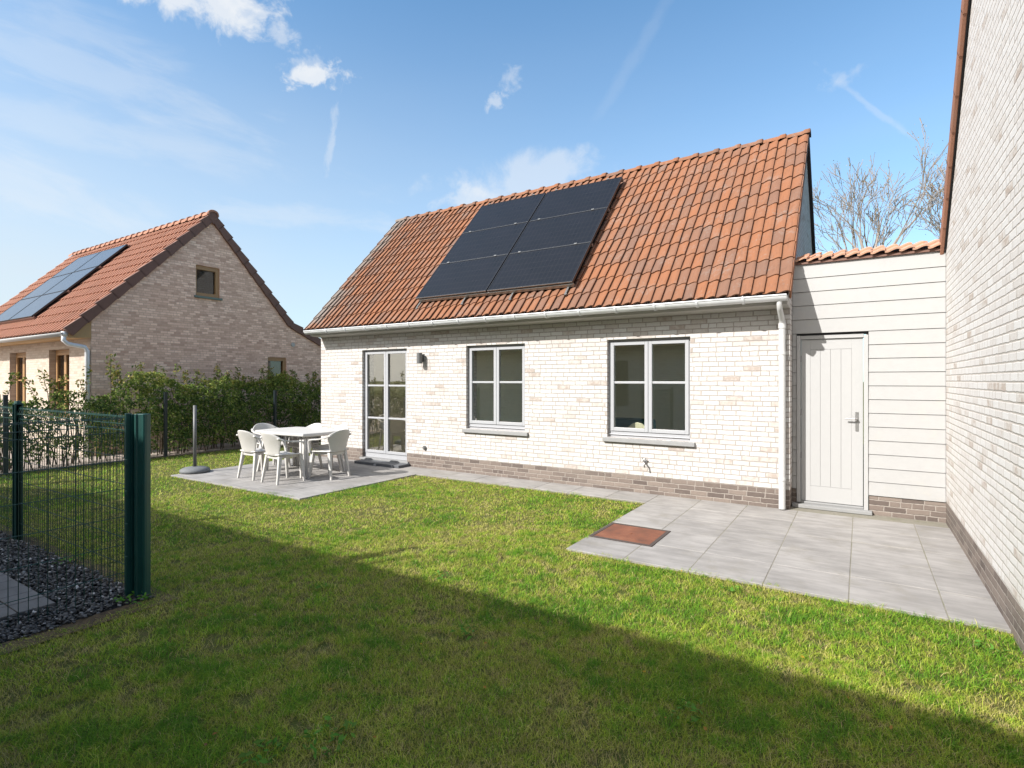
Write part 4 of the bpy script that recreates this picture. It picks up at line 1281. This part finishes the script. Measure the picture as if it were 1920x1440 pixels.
# ground under and behind the hedge
sheet('gravel_path', -13.0, -11.55, -9, 4.2, -.012, M['pale_gravel'])
sheet('front_yard', -40, -13.0, -30, -2.5, -.015, M['pale_gravel'])
b = MB(); b.box(-11.62, -11.42, -8, 3.9, -.02, .012); tag(b.build('soil_strip', M['dirt']), kind='structure')

# ------------------------------------------------------------------ neighbour corner: dark slate gravel and slabs
sheet('gravel_bed', -9.2, -3.63, -9.0, -5.53, .004, M['gravel_bed'])
slabs('paving', -4.068 - 24 * .207, 24, -5.935, 16, z=.03, mat='slab_dark', tw=.207, gap=.007)
b = MB(); b.quad((-3.66, -9, .0065), (-3.47, -9, .0065), (-3.47, -5.40, .0065), (-3.66, -5.40, .0065)); b.quad((-9.2, -5.56, .0065), (-3.66, -5.56, .0065), (-3.66, -5.40, .0065), (-9.2, -5.40, .0065))
tag(b.build('bare_soil_edge', M['dirt']), kind='structure')
nc = 26000
gx = rng.uniform(-7.6, -3.62, nc); gy_ = rng.uniform(-7.6, -5.50, nc)
edge = .03 * np.sin(gy_ * 9) + .04 * (vnoise(gx, gy_, 5) - .5)
ok = ((gx > -4.055) | (gy_ > -5.925)) & (gx < -3.65 + edge) & (gy_ < -5.53 + edge)
gx, gy_ = gx[ok], gy_[ok]; nc = len(gx)
s = rng.uniform(.005, .0135, nc)
base = np.array([(-1, -.7, -.25), (1, -.8, -.25), (1.1, .7, -.25), (-.8, .8, -.25), (-.7, -.5, .35), (.8, -.5, .3), (.7, .5, .38), (-.6, .6, .28)])
vv = base[None] * s[:, None, None] * rng.uniform(.65, 1.35, (nc, 8, 3))
ang = rng.uniform(0, 2 * PI, nc); ca_, sa_ = np.cos(ang), np.sin(ang)
tilt = rng.normal(0, .35, nc)
x_ = vv[..., 0] * ca_[:, None] - vv[..., 1] * sa_[:, None]; y_ = vv[..., 0] * sa_[:, None] + vv[..., 1] * ca_[:, None]
z_ = vv[..., 2] + x_ * np.tan(tilt)[:, None]
vv = np.stack([x_ + gx[:, None], y_ + gy_[:, None], z_ + .008 + rng.uniform(0, .016, nc)[:, None]], -1).reshape(-1, 3)
qf = np.array([(3, 2, 1, 0), (4, 5, 6, 7), (0, 1, 5, 4), (1, 2, 6, 5), (2, 3, 7, 6), (3, 0, 4, 7)])
ff = (np.arange(nc)[:, None, None] * 8 + qf[None]).ravel()
g0 = rng.choice([.02, .035, .06, .11, .26], nc, p=[.32, .32, .2, .12, .04])
gc = np.stack([g0 * 1.03, g0 * .99, g0 * .96], 1) * rng.uniform(1.2, 2.1, (nc, 1))
tag(np_mesh('slate_gravel', vv, ff, np.full(nc * 6, 4), np.repeat(gc, 8, 0), M['chip']), 'dark grey slate chippings round the dark paving behind the fence', 'gravel', kind='stuff')

# ------------------------------------------------------------------ grass
def on_lawn(x, y):
    j = .050 * (vnoise(x, y, 5.0) - .5) * 2 + .030 * (vnoise(x + 31, y, 17.0) - .5) * 2 + .002
    ok = (x > -11.42) & (x < 1.525) & (y > -8.3) & (y < -.02)
    ok &= ~((x > -1.615 + j) & (y > -2.845 + j))
    ok &= ~((x > -8.99 + j) & (x < -5.585 - j) & (y > -2.835 + j))
    ok &= ~((x > -5.7) & (y > -.575 + j))
    j2 = .075 * (vnoise(x + 9, y, 4.0) - .5) * 2 + .06 * (vnoise(x, y + 5, 11.0) - .5)
    ok &= ~((x < -3.60 + j2) & (y < -5.49 + j2))
    return ok
def sample(n, r0, r1):
    r = np.sqrt(rng.uniform(r0 * r0, r1 * r1, n)); a = rng.uniform(-math.radians(52), math.radians(52), n)
    fx = r * np.cos(a); rx = r * np.sin(a)
    return CAM.x + FW.x * fx + RT.x * rx, CAM.y + FW.y * fx + RT.y * rx
GX, GY, GW_, GS = [], [], [], []
for r0, r1, n, wd in ((1.5, 3.6, 230000, .0022), (3.6, 6.0, 260000, .0030), (6.0, 9.0, 190000, .0046), (9.0, 14.5, 140000, .0070)):
    x, y = sample(n, r0, r1); k = on_lawn(x, y)
    GX.append(x[k]); GY.append(y[k]); GW_.append(np.full(k.sum(), wd))
GX = np.concatenate(GX); GY = np.concatenate(GY); GW_ = np.concatenate(GW_)
n = len(GX)
p1 = fbm(GX, GY, 1.1, 4); p2 = fbm(GX + 40, GY - 13, 3.6, 3); p3 = fbm(GX - 7, GY + 29, 9.0, 2); p4 = fbm(GX + 3, GY + 71, 15.0, 2)
bare = (p2 * .40 + p3 * .30 + p4 * .30)
keepg = rng.random(n) < np.clip(1.25 - (bare - .54) * 7.0, .14, 1)
GX, GY, GW_, p1, p2, p3, p4 = [a[keepg] for a in (GX, GY, GW_, p1, p2, p3, p4)]; n = len(GX)
lush = np.clip((p1 - .40) * 3.2 + (p3 - .5) * 1.2 + (.5 - p4) * 2.0, 0, 1)
# drier near paving edges
ht = (.007 + .012 * rng.random(n) + .017 * lush * rng.random(n)) * (1 + .25 * (GW_ > .006))
ang = rng.uniform(0, 2 * PI, n); tall = (rng.random(n) < .02 * lush + .004)
ht = np.where(tall, ht * rng.uniform(1.5, 2.4, n), ht)
lean = rng.uniform(.5, 2.4, n) * ht * 1.2
la = ang + rng.normal(0, .6, n)
wx, wy_ = np.cos(ang + PI / 2) * GW_ * .5, np.sin(ang + PI / 2) * GW_ * .5
lx, ly = np.cos(la) * lean, np.sin(la) * lean
on_slab = ((GX > -1.615) & (GY > -2.845)) | ((GX > -8.99) & (GX < -5.585) & (GY > -2.835)) | ((GX > -5.7) & (GY > -.575))
z0 = np.where(on_slab, .012, -.006); ht = np.where(on_slab, ht + .012, ht)
P0 = np.stack([GX - wx, GY - wy_, z0], 1); P1 = np.stack([GX + wx, GY + wy_, z0], 1)
P2 = np.stack([GX + wx * .8 + lx * .35, GY + wy_ * .8 + ly * .35, ht * .62], 1); P3 = np.stack([GX - wx * .8 + lx * .35, GY - wy_ * .8 + ly * .35, ht * .62], 1)
P4 = np.stack([GX + lx, GY + ly, ht], 1)
V = np.stack([P0, P1, P2, P3, P4], 1).reshape(-1, 3)
i5 = np.arange(n) * 5
Ff = np.stack([i5, i5 + 1, i5 + 2, i5 + 3, i5 + 3, i5 + 2, i5 + 4], 1).ravel()
Lt = np.tile([4, 3], n)
gp = np.array([(.08, .20, .014), (.14, .275, .02), (.235, .345, .03), (.345, .41, .05), (.43, .43, .10), (.49, .43, .18), (.29, .21, .11)])
kk = .48 + rng.random(n) * 2.5 + (1 - lush) * 2.3 + (p2 - .5) * 4.5 + (p3 - .5) * 2 + (p4 - .5) * 3.0 - .15
dry = rng.random(n) < (.06 + .16 * (1 - lush))
kk = np.where(dry, 4 + 2.9 * rng.random(n), kk)
gi = np.clip(kk, 0, 6).astype(int)
gcol = gp[gi] * rng.uniform(.8, 1.4, (n, 1)) * np.clip(1.0 - (p4 - .5) * .7, .7, 1.25)[:, None] * np.array([1.06, 1.03, 1.05])
tag(np_mesh('grass', V, Ff, Lt, np.repeat(gcol, 5, 0), M['grass']), 'short patchy green lawn grass with straw coloured patches', 'grass', kind='stuff')

# broad weeds in the foreground grass
WC, WN, WS, WCOL = [], [], [], []
def pix_ground(px, py):
    d = 1.6 * F / (py - 713); q = CAM + FW * d + RT * ((px - 960) / F * d); return q.x, q.y
for (px, py, r_, n_) in ((612, 1392, .13, 46), (490, 1420, .10, 30), (825, 1085, .07, 22), (600, 1106, .05, 16), (1290, 1340, .10, 26), (250, 1130, .12, 40), (130, 1055, .12, 36), (1370, 1110, .06, 14), (1860, 1225, .08, 20), (870, 1190, .09, 30)):
    cx, cy = pix_ground(px, py)
    for k in range(n_):
        a = random.uniform(0, 2 * PI); r = r_ * math.sqrt(random.random())
        WC.append((cx + r * math.cos(a), cy + r * math.sin(a), random.uniform(.015, .05)))
        WN.append((random.gauss(0, .5), random.gauss(0, .5), 1)); WS.append(random.uniform(.012, .026))
        WCOL.append(random.choice([(.09, .24, .03), (.12, .28, .04), (.10, .20, .03)]))
N_ = np.array(WN); N_ /= np.linalg.norm(N_, axis=1)[:, None]
tag(leaves_mesh('clover_leaves', np.array(WC), N_, np.array(WS), np.array(WCOL), M['leaf'], aspect=.45), 'low bright green broad-leaved weeds dotted through the lawn', 'weeds', kind='stuff')
WC, WN, WS, WCOL = [], [], [], []
for k in range(55):
    px = random.uniform(300, 1850); py = random.uniform(930, 1430)
    cx, cy = pix_ground(px, py)
    if not on_lawn(np.array([cx]), np.array([cy]))[0]: continue
    WC.append((cx, cy, random.uniform(.02, .035))); WN.append((random.gauss(0, .4), random.gauss(0, .4), 1)); WS.append(random.uniform(.007, .015))
    WCOL.append(random.choice([(.42, .27, .03), (.30, .13, .04), (.22, .12, .06), (.36, .20, .05), (.30, .24, .14)]))
N_ = np.array(WN); N_ /= np.linalg.norm(N_, axis=1)[:, None]
tag(leaves_mesh('leaf_litter', np.array(WC), N_, np.array(WS), np.array(WCOL), M['leaf'], aspect=.6), 'small fallen yellow and brown leaves scattered over the lawn', 'fallen leaves', kind='stuff')

# ------------------------------------------------------------------ trees beyond the annex
def tree(name, label, loc, H, seed, spread=.55, leafn=4.0):
    R = random.Random(seed)
    t_ = thing(name, label, 'tree', loc)
    b = MB(); tips = []
    def grow(p, d, L, r, lvl):
        n = 4; pts = [p]; rs = [r]
        dd = d.copy()
        for i in range(n):
            dd = (dd + Vector((R.gauss(0, .09), R.gauss(0, .09), R.gauss(.03, .05)))).normalized()
            p = p + dd * (L / n); pts.append(p); rs.append(max(.011, r * (1 - .45 * (i + 1) / n)))
        b.tube(pts, rs, 6 if lvl < 2 else 4, caps=False)
        if lvl >= 5:
            tips.extend(pts[1:]); return
        k = 3 if lvl < 3 else 3
        for i in range(k):
            a = R.uniform(0, 2 * PI); sp = R.uniform(.25, .75) * (spread + .12 * lvl)
            side_ = dd.orthogonal().normalized(); side_ = Matrix.Rotation(a, 3, dd) @ side_
            nd = (dd + side_ * sp + Vector((0, 0, .10))).normalized()
            j = n if i < 2 else R.randint(2, 3)
            grow(pts[j], nd, L * R.uniform(.58, .82), rs[j] * (.72 if i == 0 else .55), lvl + 1)
    base_h = H * .56
    b.tube([(0, 0, 0), (.03, .02, base_h * .5), (0, 0, base_h)], [H * .022, H * .017, H * .015], 8)
    for i in range(7):
        a = 2 * PI * i / 7 + R.uniform(-.3, .3); sp = R.uniform(.10, .72)
        grow(Vector((0, 0, base_h * R.uniform(.75, 1))), Vector((math.cos(a) * sp, math.sin(a) * sp, 1)).normalized(), H * R.uniform(.15, .20), H * .0085, 1)
    b.build('trunk', M['bark'], t_)
    m = int(len(tips) * leafn * .13)
    C = np.array([tuple(R.choice(tips)) for _ in range(m)]) + rng.normal(0, .10, (m, 3))
    N2 = rng.normal(size=(m, 3)); N2 /= np.linalg.norm(N2, axis=1)[:, None]
    cc = np.array([(.30, .26, .14), (.34, .27, .15), (.24, .22, .11), (.30, .21, .12)])[rng.integers(0, 4, m)]
    leaves_mesh('crown', C, N2, rng.uniform(.025, .05, m), cc, M['leaf'], t_)
    return t_
def at_px(px, dist, z=0):
    q = CAM + FW * dist + RT * ((px - 960) / F * dist); return (q.x, q.y, z)
tree('bare_tree', 'nearly bare tree with fine twigs behind the annex roof', at_px(1632, 26), 11.6, 5)
tree('bare_tree', 'sparse tree top showing beside the right-hand verge', at_px(1838, 24), 11.8, 9)
